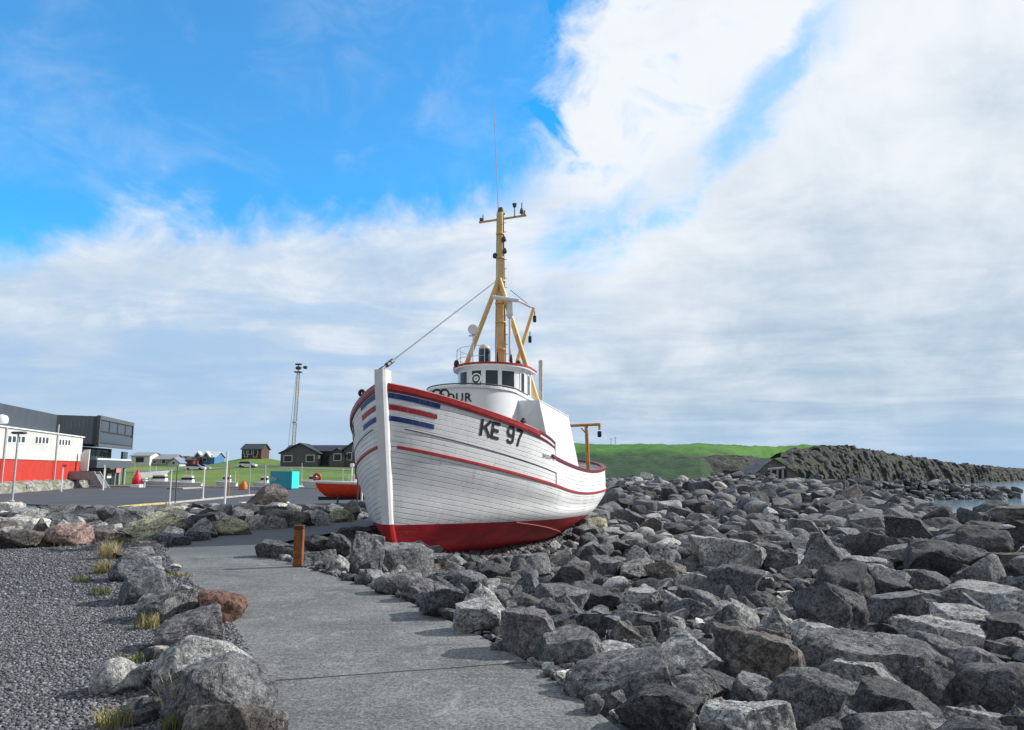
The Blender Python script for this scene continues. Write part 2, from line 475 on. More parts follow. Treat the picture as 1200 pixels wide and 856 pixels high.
# concrete path
def path_mat():
    m, k, b = new_mat('path_concrete'); p = k.pos(); x, y, z = k.sep(p)
    n = k.noise(p, .9, 7, .62); n2 = k.noise(p, 44, 3, .75); n3 = k.noise(k.vm('MULTIPLY', p, (.35, 1.6, 1)), 5, 7, .72)
    sp = k.voro(p, 75, out='Color'); sg = k.sep(sp)[0]
    c = k.mix(k.ss(n, .3, .72), (.115, .120, .120), (.215, .218, .208))
    c = k.mix(k.mul(k.ss(n3, .48, .70), .60), c, (.29, .295, .28))
    c = k.mix(k.mul(k.ss(n2, .50, .68), .60), c, (.36, .36, .345))
    c = k.mix(k.mul(k.ss(n2, .48, .34), .70), c, (.045, .048, .050))
    c = k.mix(k.mul(k.ss(sg, .70, .92), .6), c, (.03, .032, .035))
    damp = k.noise(k.vm('MULTIPLY', p, (.8, 1.3, 1)), .75, 6, .68, .8)
    c = k.mix(k.mul(k.ss(damp, .56, .66), .50), c, (.055, .060, .064))
    pale = k.noise(k.vm('MULTIPLY', p, (1.4, .8, 1)), 2.2, 6, .7, 1.2)
    c = k.mix(k.mul(k.ss(pale, .57, .68), .45), c, (.38, .38, .365))
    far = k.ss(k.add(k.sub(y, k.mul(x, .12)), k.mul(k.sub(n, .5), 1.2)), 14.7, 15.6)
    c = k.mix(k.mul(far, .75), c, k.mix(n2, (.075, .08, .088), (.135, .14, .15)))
    # control joints, a real groove every few metres across the path
    s = k.add(k.add(k.mul(x, -.262), k.mul(y, .965)), k.mul(k.sub(k.noise(p, 3.0, 3), .5), .03))
    j = k.m('ABSOLUTE', k.sub(k.m('FRACT', k.add(k.div(k.sub(s, 6.244), 7.2), .5)), .5))
    jl = k.ss(j, .0022, .0012)
    c = k.mix(jl, c, (.02, .02, .02))
    k.put(b.inputs['Base Color'], c); b.inputs['Roughness'].default_value = .9
    h = k.sub(k.add(k.mul(n2, .5), k.mul(sg, .35)), k.mul(jl, 3.0))
    k.put(b.inputs['Normal'], k.bump(h, .8, .012))
    return m


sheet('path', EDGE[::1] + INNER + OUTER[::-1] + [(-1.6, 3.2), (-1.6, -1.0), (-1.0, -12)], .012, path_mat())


def gravel_mat():
    m, k, b = new_mat('dark_gravel'); p = k.pos()
    v = k.node('ShaderNodeTexVoronoi'); k.put(v.inputs['Vector'], p); v.inputs['Scale'].default_value = 26
    v2 = k.node('ShaderNodeTexVoronoi'); k.put(v2.inputs['Vector'], p); v2.inputs['Scale'].default_value = 48
    g = k.sep(v.outputs['Color'])[0]; g2 = k.sep(v2.outputs['Color'])[1]
    c = k.mix(k.m('POWER', g, 2.0), (.028, .031, .038), (.22, .23, .26))
    c = k.mix(k.mul(k.ss(g2, .6, .95), .55), c, (.34, .35, .38))
    c = k.mix(k.ss(v.outputs['Distance'], .35, .75), c, (.012, .013, .016))
    c = k.mix(k.mul(k.ss(k.noise(p, .5, 5), .45, .7), .35), c, (.05, .05, .052))
    k.put(b.inputs['Base Color'], c); b.inputs['Roughness'].default_value = .85
    k.put(b.inputs['Normal'], k.bump(k.m('MULTIPLY', v.outputs['Distance'], -1.0), 1.0, .03))
    return m


GRAVEL = [(-1.0, -12), (-1.55, -1.0), (-1.55, 3.2)] + [(q[0] + .05, q[1]) for q in OUTER[:7]] + [gp(*q) for q in ((206, 642), (150, 634), (60, 630), (0, 630))] + [(-14, 17.5), (-22, 18), (-22, -3)]
sheet('gravel_lot', GRAVEL, .008, gravel_mat())


def asphalt_mat():
    m, k, b = new_mat('asphalt'); p = k.pos()
    n = k.noise(p, .25, 6, .6); n2 = k.noise(p, 14, 4, .7)
    c = k.mix(k.ss(n, .3, .7), (.040, .046, .056), (.068, .075, .088)); c = k.mix(k.mul(n2, .3), c, (.09, .095, .1))
    k.put(b.inputs['Base Color'], c); b.inputs['Roughness'].default_value = .85
    k.put(b.inputs['Normal'], k.bump(n2, .3, .01)); return m


ASPH = asphalt_mat()
AZ0 = -.8
road = [gp(-140, 590, AZ0), gp(0, 590, AZ0), gp(140, 596, AZ0), gp(300, 597, AZ0), gp(440, 600, AZ0), (-9, 99), (-50, 100.5), (-76, 100.0), gp(0, 571.5, AZ0), gp(-140, 571.5, AZ0)]
sheet('road', road, AZ0 + .010, ASPH)
# kerbs: a pale one sweeping along the road, one on the quay edge
KERB = paint('kerb_concrete', (.42, .40, .36), .9, .2, 3, .3)
KERBY = paint('kerb_yellow', (.55, .44, .16), .8, .2, 3, .3)


def kerb(name, pts, mat, z=AZ0, wdt=.25, hgt=.13):
    b = MB(); L = []
    for i, p in enumerate(pts):
        a = np.array(pts[max(i - 1, 0)]); c = np.array(pts[min(i + 1, len(pts) - 1)]); t = (c - a) / np.linalg.norm(c - a)
        nn = np.array([-t[1], t[0]]) * wdt / 2; q = np.array(p)
        L.append([(*(q - nn), z - .1), (*(q - nn), z + hgt - .02), (*(q - nn * .8), z + hgt), (*(q + nn * .8), z + hgt), (*(q + nn), z + hgt - .02), (*(q + nn), z - .1)])
    b.grid(L); return tag(b.build(name, mat), kind='structure')


kerb('yellow_kerb', [gp(x, y, AZ0) for x, y in ((132, 597), (150, 594.6), (170, 592.8), (192, 591.2))], KERBY)
kerb('kerb', [gp(x, y, AZ0) for x, y in ((192.5, 591.1), (215, 589), (245, 586), (275, 583), (305, 580.2), (330, 578))], KERB)
kerb('quay_kerb', [gp(x, y, AZ0) for x, y in ((-60, 570.6), (90, 570.8), (200, 571.2), (318, 572.5), (372, 573.2), (440, 573.5))], KERB, hgt=.22, wdt=.4)
kerb('traffic_island', [gp(x, y, AZ0) for x, y in ((205, 573.6), (216, 573), (228, 572.2))], KERB, wdt=2.0)


# ------------------------------------------------------------------ the fishing boat
O2 = np.array([-3.0867, 17.0]); PHI = .2933
AX = np.array([math.sin(PHI), math.cos(PHI)])            # aft
PT = np.array([math.cos(PHI), -math.sin(PHI)])           # port
LOA = 17.38


def bw(s, u, z): return (O2[0] + s * AX[0] + u * PT[0], O2[1] + s * AX[1] + u * PT[1], z)


def bsolve(px, py, u):
    """point of the boat's vertical plane at offset u seen at that pixel -> (s, z)"""
    r = ray(px, py); A = np.array([[AX[0], -r[0]], [AX[1], -r[1]]]); q = -(O2 + u * PT)
    s, t = np.linalg.solve(A, q); return s, EYE + t * r[2]


def planf(s, B, Lf, n, q, L, m, La):
    s = np.asarray(s, float); f1 = np.clip(1 - s / Lf, 0, 1); fb = np.clip(1 - f1 ** n, 0, 1) ** q
    a1 = np.clip((s - (L - La)) / La, 0, 1); return B * fb * np.sqrt(np.clip(1 - a1 ** m, 0, 1))


def ip(tab): xs, ys = zip(*tab); return lambda s: np.interp(s, xs, ys)


def smooth_ip(tab):
    xs, ys = np.array([t[0] for t in tab]), np.array([t[1] for t in tab]); c = np.polyfit(xs, ys, min(5, len(xs) - 2))
    return lambda s: np.polyval(c, s)


SB = 5.40
z_railf = smooth_ip([(0, 3.68), (.61, 3.55), (1.23, 3.40), (1.81, 3.23), (2.69, 3.01), (3.95, 2.73), (5.4, 2.43), (6, 2.33)])
z_raila = smooth_ip([(5.0, 2.02), (5.3, 1.985), (6.86, 1.82), (8.66, 1.68), (10.76, 1.57), (13.27, 1.59), (14.55, 1.70), (16, 1.86), (17.38, 2.05)])
z_rub = smooth_ip([(0, 2.27), (.4, 2.17), (.77, 2.07), (1.37, 1.93), (2.2, 1.75), (3.22, 1.54), (4.41, 1.32), (6.45, 1.05), (9.61, .83), (12.5, .80), (14.97, .88), (17.2, 1.05)])
z_wl = lambda s: .36 - .031 * np.asarray(s, float)
b_rail = lambda s: planf(s, 2.799, 4.991, 1.934, 1.0, LOA, 2.282, 3.97) + .10
b_rub = lambda s: planf(np.asarray(s) - .30, 2.86, 5.70, 1.934, .86, LOA - .45, 2.282, 4.0) + .10
b_wl = lambda s: planf(np.asarray(s) - .55, 2.66, 6.6, 1.934, .95, 15.7, 2.0, 6.0) + .09
b_mid = lambda s: planf(np.asarray(s) - .42, 2.80, 6.1, 1.934, .92, 16.5, 2.1, 4.9) + .09
z_mid = lambda s: z_wl(s) * .5 + z_rub(s) * .5
LV = [  # s start, s end, half breadth, z
    (1.35, 14.0, lambda s: .10 + 0 * s, lambda s: -.55 - .08 * s),
    (.95, 15.0, lambda s: planf(np.asarray(s) - .95, 1.75, 8.5, 1.9, 1.0, 14.05, 2.0, 7.5) + .09, lambda s: z_wl(s) - .72),
    (.56, 16.15, b_wl, z_wl),
    (.44, 16.85, b_mid, z_mid),
    (.32, 17.2, b_rub, z_rub),
    (.02, LOA, b_rail, lambda s: np.where(np.asarray(s) < SB, z_railf(s), z_raila(s))),
]
T_ = .5 * (1 - np.cos(np.pi * np.linspace(0, 1, 120)))
T_ = np.sort(np.concatenate([T_, [(SB - .012 - .02) / (LOA - .02), (SB + .012 - .02) / (LOA - .02)]]))


def level(i):
    s0, s1, bf, zf = LV[i]; s = s0 + (s1 - s0) * T_; return np.stack([s, bf(s), zf(s)], 1)


LVP = [level(i) for i in range(6)]


def catmull(i, f):
    p1, p2 = LVP[i], LVP[i + 1]
    if i == 4: return p1 * (1 - f) + p2 * f
    p0 = LVP[max(i - 1, 0)]; p3 = LVP[i + 2]
    return .5 * (2 * p1 + (p2 - p0) * f + (2 * p0 - 5 * p1 + 4 * p2 - p3) * f ** 2 + (-p0 + 3 * p1 - 3 * p2 + p3) * f ** 3)


def rows_between(a, b, n):
    out = []
    for i in range(a, b):
        for f in np.linspace(0, 1, n, endpoint=False): out.append(catmull(i, f))
    out.append(LVP[b]); return out


boat = empty('fishing_boat', bw(8, 0, -.9))
tag(boat, 'white wooden fishing boat with red bottom, ochre mast and black letters KE 97', 'boat')


def hull_mesh(name, rws, mat, ref_row=None):
    me = bpy.data.meshes.new(name); V = []; Fc = []; UV = []
    ox, oy, oz = boat.location; nc = len(T_); nr = len(rws)
    A = np.array(rws)
    g = np.concatenate([np.zeros((1, nc)), np.cumsum(np.linalg.norm(np.diff(A, axis=0), axis=2), axis=0)])
    if ref_row is not None: g = g - g[ref_row]
    for side in (1, -1):
        base = len(V)
        for i in range(nr):
            for j in range(nc):
                s, b, z = A[i, j]; p = bw(s, b * side, z); V.append((p[0] - ox, p[1] - oy, p[2] - oz)); UV.append((s * .1, g[i, j]))
        for i in range(nr - 1):
            for j in range(nc - 1):
                q = [base + i * nc + j, base + i * nc + j + 1, base + (i + 1) * nc + j + 1, base + (i + 1) * nc + j]
                Fc.append(q if side == 1 else q[::-1])
    # stern closing strip between the two sides
    n2 = nr * nc
    for i in range(nr - 1):
        a, c = i * nc + nc - 1, (i + 1) * nc + nc - 1; Fc.append([a, a + n2, c + n2, c])
    me.from_pydata(V, [], Fc); uvl = me.uv_layers.new(name='UVMap')
    for lp in me.loops: uvl.data[lp.index].uv = UV[lp.vertex_index]
    me.materials.append(mat); o = bpy.data.objects.new(name, me); COL.objects.link(o); o.parent = boat
    me.shade_smooth(); me.set_sharp_from_angle(angle=R(40)); return o


def hull_white_mat():
    m, k, b = new_mat('planked_white'); uv = k.uv(); u, v, _ = k.sep(uv)
    p = k.obj()
    wob = k.mul(k.sub(k.noise(k.comb(k.mul(u, 14), k.mul(v, 3), 0), 1.0, 3), .5), .022)
    vv = k.div(k.add(v, wob), .128)
    fr = k.m('FRACT', vv); pid = k.m('FLOOR', vv)
    sd_ = k.m('MINIMUM', fr, k.sub(1.0, fr))
    openness = k.ss(k.noise(k.comb(k.mul(u, 16), k.mul(pid, 3.7), 1.0), 1.0, 3, .6), .36, .66)
    seam = k.mul(k.ss(sd_, .085, .025), k.add(.18, k.mul(openness, .85)))
    wn = k.node('ShaderNodeTexWhiteNoise', noise_dimensions='1D'); k.put(wn.inputs['W'], pid); tone = wn.outputs['Value']
    c = k.mix(k.ss(k.noise(p, 1.6, 6, .6), .3, .7), (.76, .775, .775), (.87, .875, .865))
    c = k.mix(k.mul(tone, .12), c, (.66, .68, .70))
    # rain streaks and grime
    st = k.noise(k.vm('MULTIPLY', p, (4.0, 4.0, .45)), 1.6, 6, .65)
    c = k.mix(k.mul(k.ss(st, .54, .72), .34), c, (.46, .44, .40))
    # flaking paint: small elongated chips along the planks
    ch = k.noise(k.comb(k.mul(u, 60), k.mul(v, 14), 0), 1.6, 5, .72)
    zone = k.noise(k.comb(k.mul(u, 9), k.mul(v, 1.2), 4.0), 1.0, 3)
    chip = k.mul(k.ss(ch, .60, .65), k.ss(zone, .36, .56))
    c = k.mix(k.mul(chip, .85), c, (.17, .155, .14))
    low = k.mul(k.ss(v, -.55, -1.35), k.ss(k.noise(k.vm('MULTIPLY', p, (2.5, 2.5, 1.2)), 1.3, 6, .68), .44, .66))
    c = k.mix(k.mul(low, .42), c, (.40, .41, .38))
    rs = k.noise(k.vm('MULTIPLY', p, (7, 7, .8)), 1.0, 5, .7)
    c = k.mix(k.mul(k.ss(rs, .70, .80), .5), c, (.42, .27, .14))
    c = k.mix(seam, c, (.035, .035, .04))
    k.put(b.inputs['Base Color'], c); b.inputs['Roughness'].default_value = .5
    h = k.sub(k.sub(k.mul(k.noise(p, 30, 4), .10), k.mul(seam, 1.0)), k.mul(chip, .3))
    k.put(b.inputs['Normal'], k.bump(h, .55, .018)); return m


def hull_red_mat():
    m, k, b = new_mat('antifouling_red'); uv = k.uv(); u, v, _ = k.sep(uv); p = k.obj()
    c = k.mix(k.ss(k.noise(p, 1.1, 6, .62), .3, .7), (.36, .013, .022), (.62, .024, .036))
    c = k.mix(k.mul(k.ss(k.noise(k.vm('MULTIPLY', p, (2, 2, 5)), 2.2, 6, .7), .55, .75), .5), c, (.20, .022, .035))
    c = k.mix(k.mul(k.ss(k.noise(p, 9, 5, .7), .58, .70), .6), c, (.42, .17, .16))
    vv = k.div(v, .17); fr = k.m('FRACT', vv); sd_ = k.m('MINIMUM', fr, k.sub(1.0, fr))
    seam = k.mul(k.ss(sd_, .05, .015), k.ss(k.noise(k.comb(k.mul(u, 14), k.mul(v, 3), 0), 1, 3), .40, .62))
    c = k.mix(k.mul(seam, .6), c, (.05, .008, .01))
    k.put(b.inputs['Base Color'], c); b.inputs['Roughness'].default_value = .55
    k.put(b.inputs['Normal'], k.bump(k.sub(k.mul(k.noise(p, 12, 4), .3), seam), .5, .015)); return m


top_rows = rows_between(2, 5, 9)
hull_mesh('hull', top_rows, hull_white_mat(), ref_row=18)
hull_mesh('hull_bottom', rows_between(0, 2, 7), hull_red_mat(), ref_row=14)

# deck and bulwark inside
b_ = MB(); rw = []
for s in np.linspace(.25, 17.2, 40):
    zz_ = (min(z_raila(s), z_raila(s)) - .55) if s > SB else z_raila(max(s, 5)) - .45 + (SB - s) * .16
    hb = float(min(b_rail(s), b_rub(s))) - .06
    rw.append([bw(s, u, zz_) for u in np.linspace(-hb, hb, 5)])
b_.grid(rw); b_.build('deck', paint('deck_grey', (.20, .20, .19), .8, .2, 3, .2), boat)

# red gunwale, rubbing strake, stern rail: swept box sections on both sides and round the stern


def swept(s_list, bf, zf, prof, sides=(1, -1), b=None):
    """prof = [(du, dz)] closed section, du outward"""
    b = b or MB()
    for sd_ in sides:
        rows = []
        for s in s_list:
            B = float(bf(s)); z = float(zf(s)); rows.append([bw(s, sd_ * (B + du), z + dz) for du, dz in prof])
        k0 = len(b.v); b.grid(rows, True); n = len(prof)
        b.f.append([k0 + i for i in range(n)]); e = k0 + (len(rows) - 1) * n; b.f.append([e + n - 1 - i for i in range(n)])
    return b


sF = np.concatenate([np.linspace(.05, 1.2, 14), np.linspace(1.3, SB, 30)])
sT = np.concatenate([np.linspace(.05, 1.2, 14), np.linspace(1.3, 4.05, 20)])
sA = np.concatenate([np.linspace(5.0, 15.5, 45), LOA - .02 - 1.85 * (np.linspace(1, 0, 18)) ** 2])
sR = np.concatenate([np.linspace(.40, 1.6, 14), np.linspace(1.7, 15.5, 50), 17.19 - 1.6 * (np.linspace(1, 0, 16)) ** 2])
swept(sT, b_rail, z_railf, [(-.14, -.155), (.035, -.155), (.045, -.03), (-.02, .0), (-.14, -.005)]).build('gunwale', M['red'], boat)
swept(sF, b_rail, z_railf, [(-.10, -.20), (.020, -.20), (.024, -.157), (-.10, -.157)]).build('rail_band', M['darkred'], boat)
for sd_ in (1, -1): swept(np.linspace(4.06, SB, 12), b_rail, z_railf, [(-.12, -.05), (.03, -.05), (.03, .0), (-.12, .0)], (sd_,)).build('rail_cap', M['darkred'], boat)
rb = swept(sA, b_rail, z_raila, [(-.15, -.03), (.045, -.03), (.05, .05), (-.15, .06)])
rb.build('stern_rail', M['darkred'], boat)
for sd_ in (1, -1):
    b_ = MB(); B = float(b_rail(SB)) + .012
    b_.face([bw(SB - .03, sd_ * B, 2.43), bw(SB + .02, sd_ * B, 2.43), bw(SB + .05, sd_ * B, 2.0), bw(SB, sd_ * B, 2.0)])
    b_.box(bw(SB + .03, sd_ * (B - .03), 2.21), (.07, .06, .46), math.atan2(AX[1], AX[0])); b_.build('break_post', M['darkred'], boat)
swept(sR, b_rub, z_rub, [(-.02, -.04), (.035, -.032), (.035, .032), (-.02, .04)]).build('rubbing_strake', M['red'], boat)
# dark seam board below the raised bulwark with its short vertical end
b_ = MB()
for sd_ in (1, -1):
    for s in np.linspace(1.0, SB, 26): pass
seamz = lambda s: float(z_rub(s)) + .36 + .055 * (SB - s) * .3
def b_between(s, z):
    lo, hi = -.2, 1.15
    for _ in range(26):
        f = (lo + hi) / 2; t = (s - (1 - f) * .32 - f * .02) / ((1 - f) * 16.88 + f * 17.36); t = min(max(t, 0.0), 1.0)
        s4, s5 = .32 + 16.88 * t, .02 + 17.36 * t
        zz = (1 - f) * float(z_rub(s4)) + f * float(z_railf(s5) if s < SB else z_raila(s5))
        if zz < z: lo = f
        else: hi = f
    return (1 - f) * float(b_rub(s4)) + f * float(b_rail(s5))
for sd_ in (1, -1):
    L1 = []
    for s in np.concatenate([np.linspace(.45, 1.6, 14), np.linspace(1.7, SB, 24)]):
        z = seamz(s); L1.append([bw(s, sd_ * (b_between(s, z) + .004), z - .012), bw(s, sd_ * (b_between(s, z) + .016), z - .010), bw(s, sd_ * (b_between(s, z) + .016), z + .010), bw(s, sd_ * (b_between(s, z) + .004), z + .012)])
    b_.grid(L1)
    z1 = seamz(SB)
    b_.box(bw(SB, sd_ * (b_between(SB, z1 - .18) + .006), z1 - .17), (.03, .03, .34), math.atan2(AX[1], AX[0]))
b_.build('bulwark_batten', M['darksteel'], boat)

# stem post (white above, red below) with the forestay fitting
st = MB()
ang_b = math.atan2(AX[1], AX[0])
prof = [(-.15, 3.97, .145), (-.13, 3.68, .145), (.06, 2.5, .14), (.30, 1.0, .135), (.42, .36, .13)]
def stem_rows(pr, back=.36):
    rows = []
    for s, z, hw in pr:
        rows.append([bw(s, -hw * .72, z), bw(s, hw * .72, z), bw(s + .07, hw, z), bw(s + back, hw, z), bw(s + back, -hw, z), bw(s + .07, -hw, z)])
    return rows
n0 = len(st.v); st.grid(stem_rows(prof), True); st.f.append([n0 + i for i in range(6)]); e = n0 + 24; st.f.append([e + i for i in range(6)])
st.build('stem_post', M['white'], boat)
st = MB(); pr2 = [(.421, .358, .132), (.62, -.1, .13), (1.0, -.6, .12), (1.5, -.95, .11)]
st.grid(stem_rows(pr2), True); st.build('stem_foot', M['red'], boat)

# bow stripes, three each side
for off, mt in ((.225, 'blue'), (.49, 'red'), (.745, 'blue')):
    for sd_ in (1, -1):
        b_ = MB(); rows = []
        for s in np.linspace(.05 + off * .15, 1.06 - off * .12, 18):
            zt = float(z_railf(s)) - off; r_ = []
            for z in (zt - .118, zt): r_.append(bw(s, sd_ * (b_between(s, z) + .012), z))
            rows.append(r_)
        b_.grid(rows)
        b_.build('stripe', M['stripe_' + mt], boat)

# lettering on the hull: K E 9 7 in block strokes that follow the planking
GL = {'K': [[(0, 0), (0, 1)], [(.62, 1), (.12, .46)], [(.26, .58), (.64, 0)]],
      'E': [[(0, 0), (0, 1)], [(0, .93), (.55, .93)], [(0, .5), (.48, .5)], [(0, .07), (.55, .07)]],
      '9': [[(.08, .16), (.16, .05), (.42, .05), (.54, .18), (.54, .80), (.44, .95), (.14, .95), (.04, .82), (.04, .58), (.14, .46), (.42, .46), (.54, .56)]],
      '7': [[(0, .93), (.60, .93)], [(.57, .93), (.34, .45), (.24, 0)]]}


def stroke_quads(pts, wd):
    out = []; P = [np.array(p, float) for p in pts]
    for a, c in zip(P[:-1], P[1:]):
        t = (c - a) / max(np.linalg.norm(c - a), 1e-6); nn = np.array([-t[1], t[0]]) * wd / 2
        ext = t * (wd * .30 if len(pts) > 2 else 0)
        out.append((a - nn - ext, a + nn - ext, c + nn + ext, c - nn + ext))
    return out


def hull_word(name, text, s0, z0f, hgt, wfac, gap, mat, strokew=.2, side=1, parent=boat):
    cur = s0
    for chn in text:
        if chn == ' ': cur += .16 * hgt / .43; continue
        b_ = MB(); lift = .010
        for stq in GL[chn]:
            for q in stroke_quads(stq, strokew):
                q = np.array(q); n = 5; rows = []; lift += .0006
                for f in np.linspace(0, 1, n):
                    r_ = []
                    for g in (0, 1):
                        pt = (q[0] * (1 - g) + q[1] * g) * (1 - f) + (q[3] * (1 - g) + q[2] * g) * f
                        s = cur + pt[0] * hgt * wfac; z = z0f(s) + pt[1] * hgt
                        r_.append(bw(s, side * (b_between(s, z) + lift), z))
                    rows.append(r_)
                b_.grid(rows)
        b_.build('letter', mat, parent)
        cur += hgt * wfac * gap


hull_word('letters', 'KE 97', 2.02, lambda s: 2.49 - .19 * (s - 2.02), .42, .90, .79, M['letter'], .19)
hull_word('letters', 'KE 97', 2.02, lambda s: 2.49 - .19 * (s - 2.02), .42, .90, .79, M['letter'], .19, side=-1)


def text_mesh(body, size):
    cu = bpy.data.curves.new('lettering', 'FONT'); cu.body = body; cu.size = size; cu.offset = size * .02; cu.space_character = 1.12
    ob = bpy.data.objects.new('lettering', cu); COL.objects.link(ob)
    dg = bpy.context.evaluated_depsgraph_get(); me = bpy.data.meshes.new_from_object(ob.evaluated_get(dg))
    bpy.data.objects.remove(ob); return me


def map_text(name, body, size, fn, mat, parent):
    me = text_mesh(body, size); ox, oy, oz = 0, 0, 0; r_ = parent
    while r_ is not None: ox += r_.location.x; oy += r_.location.y; oz += r_.location.z; r_ = r_.parent
    import bmesh
    bm = bmesh.new(); bm.from_mesh(me); bmesh.ops.triangulate(bm, faces=bm.faces[:]); bmesh.ops.subdivide_edges(bm, edges=[e for e in bm.edges if e.calc_length() > size * .4], cuts=2)
    for v in bm.verts:
        p = fn(v.co.x, v.co.y); v.co = (p[0] - ox, p[1] - oy, p[2] - oz)
    bm.to_mesh(me); bm.free(); me.materials.clear(); me.materials.append(mat)
    o = bpy.data.objects.new(name, me); COL.objects.link(o); o.parent = parent; return o


def name_fn(x, y):
    s = 4.35 + x; z = 1.98 - .10 * x + y; return bw(s, b_between(s, z) + .012, z)


map_text('name_lettering', 'BALDUR  KE', .15, name_fn, M['darksteel'], boat)
# small draught marks near the stern
for s_ in (14.2, 14.9):
    b_ = MB(); z = float(z_rub(s_)) + .16; b_.box(bw(s_, b_between(s_, z) + .01, z), (.05, .03, .16), ang_b); b_.build('scupper', M['black'], boat)

# forward casing (rounded whaleback house), wheelhouse, roof


def stadium(sc, r, aft, n=26, nose=1.0):
    """plan outline: half ellipse forward, straight sides to s=aft"""
    P = [(aft, r)]
    for t in np.linspace(math.pi / 2, -math.pi / 2, n): P.append((sc - r * nose * math.cos(t), r * math.sin(t)))
    P.append((aft, -r)); return P


TRIM = -.050                                             # the boat sits a little down by the stern


def extr(P, z0, z1, b=None, s0=6.0, batter=0.0):
    b = b or MB(); rows = []
    for z, g in ((z0, 1 + batter), (z1, 1.0)):
        rows.append([bw(s, u * g, z + TRIM * (s - s0)) for s, u in P])
    n0 = len(b.v); b.grid(rows, True); n = len(P); b.f.append([n0 + n + i for i in range(n)]); return b


cas = stadium(6.38, 1.42, 11.2, nose=1.0)
casing = extr(cas, 1.6, 4.09).build('casing', M['white_clean'], boat, True, 40)
extr(stadium(6.38, 1.47, 11.2), 4.03, 4.11).build('casing_rim', M['white'], casing)
b_ = MB(); pts = [bw(s, u * 1.02, 4.15 + TRIM * (s - 6)) for s, u in stadium(6.38, 1.44, 7.6)]
b_.path(pts, .022, 6); b_.build('rim_pipe', M['darksteel'], casing)


def casing_fn(x, y):
    t = (x - 1.02) / 1.44; return bw(6.38 - 1.435 * math.cos(t), 1.435 * math.sin(t), 3.66 + y)


map_text('name_lettering', 'BALDUR', .36, casing_fn, M['black'], boat)

WC, WR, WA = 8.40, 1.22, 8.95
wh = extr(stadium(WC, WR, WA), 3.9, 5.06, s0=8).build('wheelhouse', M['white_clean'], boat, True, 40)
rf = extr(stadium(WC, WR + .16, WA + .15), 5.00, 5.05, s0=8).build('roof', M['white'], boat)
extr(stadium(WC, WR + .17, WA + .16), 5.051, 5.12, s0=8).build('roof_edge', M['red'], rf)
# windows round the curved front: centre angles
def wall_pt(t, z, off=0.0):
    if abs(t) <= math.pi / 2: s, u = WC - (WR + off) * math.cos(t), (WR + off) * math.sin(t)
    else: s, u = WC + (abs(t) - math.pi / 2) * WR, math.copysign(WR + off, t)
    return bw(s, u, z + TRIM * (s - 8))


def arc_panel(t0, t1, z0, z1, off, mat, name, parent, th=.03):
    b = MB(); rows = []
    for t in np.linspace(t0, t1, 8): rows.append([wall_pt(t, z0, off - th), wall_pt(t, z0, off), wall_pt(t, z1, off), wall_pt(t, z1, off - th)])
    b.grid(rows); return b.build(name, mat, parent)


def window(t0, t1, z0=4.19, z1=4.86):
    fr = MB()
    for a, c, e, g in ((t0 - .035, t0, z0 - .04, z1 + .04), (t1, t1 + .035, z0 - .04, z1 + .04)):
        rows = [[wall_pt(t, e, -.02), wall_pt(t, e, .022), wall_pt(t, g, .022), wall_pt(t, g, -.02)] for t in np.linspace(a, c, 2)]
        fr.grid(rows)
    for e, g in ((z0 - .04, z0), (z1, z1 + .04)):
        fr.grid([[wall_pt(t, e, -.02), wall_pt(t, e, .022), wall_pt(t, g, .022), wall_pt(t, g, -.02)] for t in np.linspace(t0, t1, 6)])
    w_ = fr.build('window', M['white'], boat)
    arc_panel(t0, t1, z0, z1, .008, M['glass'], 'pane', w_); return w_


for i, (ta, tb) in enumerate(((-.80, -.47), (-.29, -.005), (.116, .45), (.556, .93), (1.19, 1.36))):
    t = (ta + tb) / 2; ww = window(ta, tb)
    if i == 1:
        b_ = MB(); c0 = np.array(wall_pt(t, 4.58, .03)); nrm = np.array(wall_pt(t, 4.53, 1.0)) - np.array(wall_pt(t, 4.53, 0.0))
        b_.ring(c0, nrm, .17, .022); b_.ring(c0, nrm, .06, .03); b_.build('clear_view_screen', M['white'], ww)
window(1.62, 1.86)

# exhaust, radar can, searchlight, roof rail
b_ = MB(); s_, z_ = bsolve(634, 468, 1.15); s2, z2 = bsolve(634.5, 424, 1.15)
b_.tube(bw(s_, 1.15, z_ - .6), bw(s_, 1.15, z2), .085, .085, 14); b_.tube(bw(s_, 1.15, z2), bw(s_, 1.15, z2 + .04), .06, .06, 12)
b_.build('exhaust_pipe', M['steel'], boat, True, 40)
can = bw(8.0, -.18, 5.08)
b_ = MB(); b_.lathe(can, [(.19, 0), (.205, .02), (.205, .62), (.19, .66)], 24); cn = b_.build('radar_can', M['teal'], boat, True, 40)
b_ = MB(); b_.lathe((can[0], can[1], can[2] + .655), [(.20, 0), (.195, .05), (.15, .13), (.08, .175), (.01, .185)], 24); b_.build('dome', M['cream'], cn, True)
sl_s, sl_z = bsolve(554.5, 387, -.75)
b_ = MB(); c0 = bw(sl_s, -.75, sl_z); c1 = bw(sl_s - .06, -.73, sl_z)
nrm = np.array(bw(-1, .25, 0)) - np.array(bw(0, 0, 0)); nrm = nrm / np.linalg.norm(nrm)
b_.tube(np.array(c0) - nrm * .12, np.array(c0) + nrm * .12, .16, .18, 20); b_.tube((c0[0], c0[1], c0[2] - .16), (c0[0], c0[1], 5.05), .02, n=8)
b_.box((c0[0], c0[1], c0[2] - .2), (.10, .3, .04), ang_b); b_.build('searchlight', M['white_clean'], boat, True, 40)
b_ = MB()
rl = [(9.3, -1.15), (8.0, -1.2), (7.45, -.85), (7.22, -.4), (7.18, .1)]
for s, u in rl: b_.tube(bw(s, u, 5.05), bw(s, u, 5.75), .010, n=6)
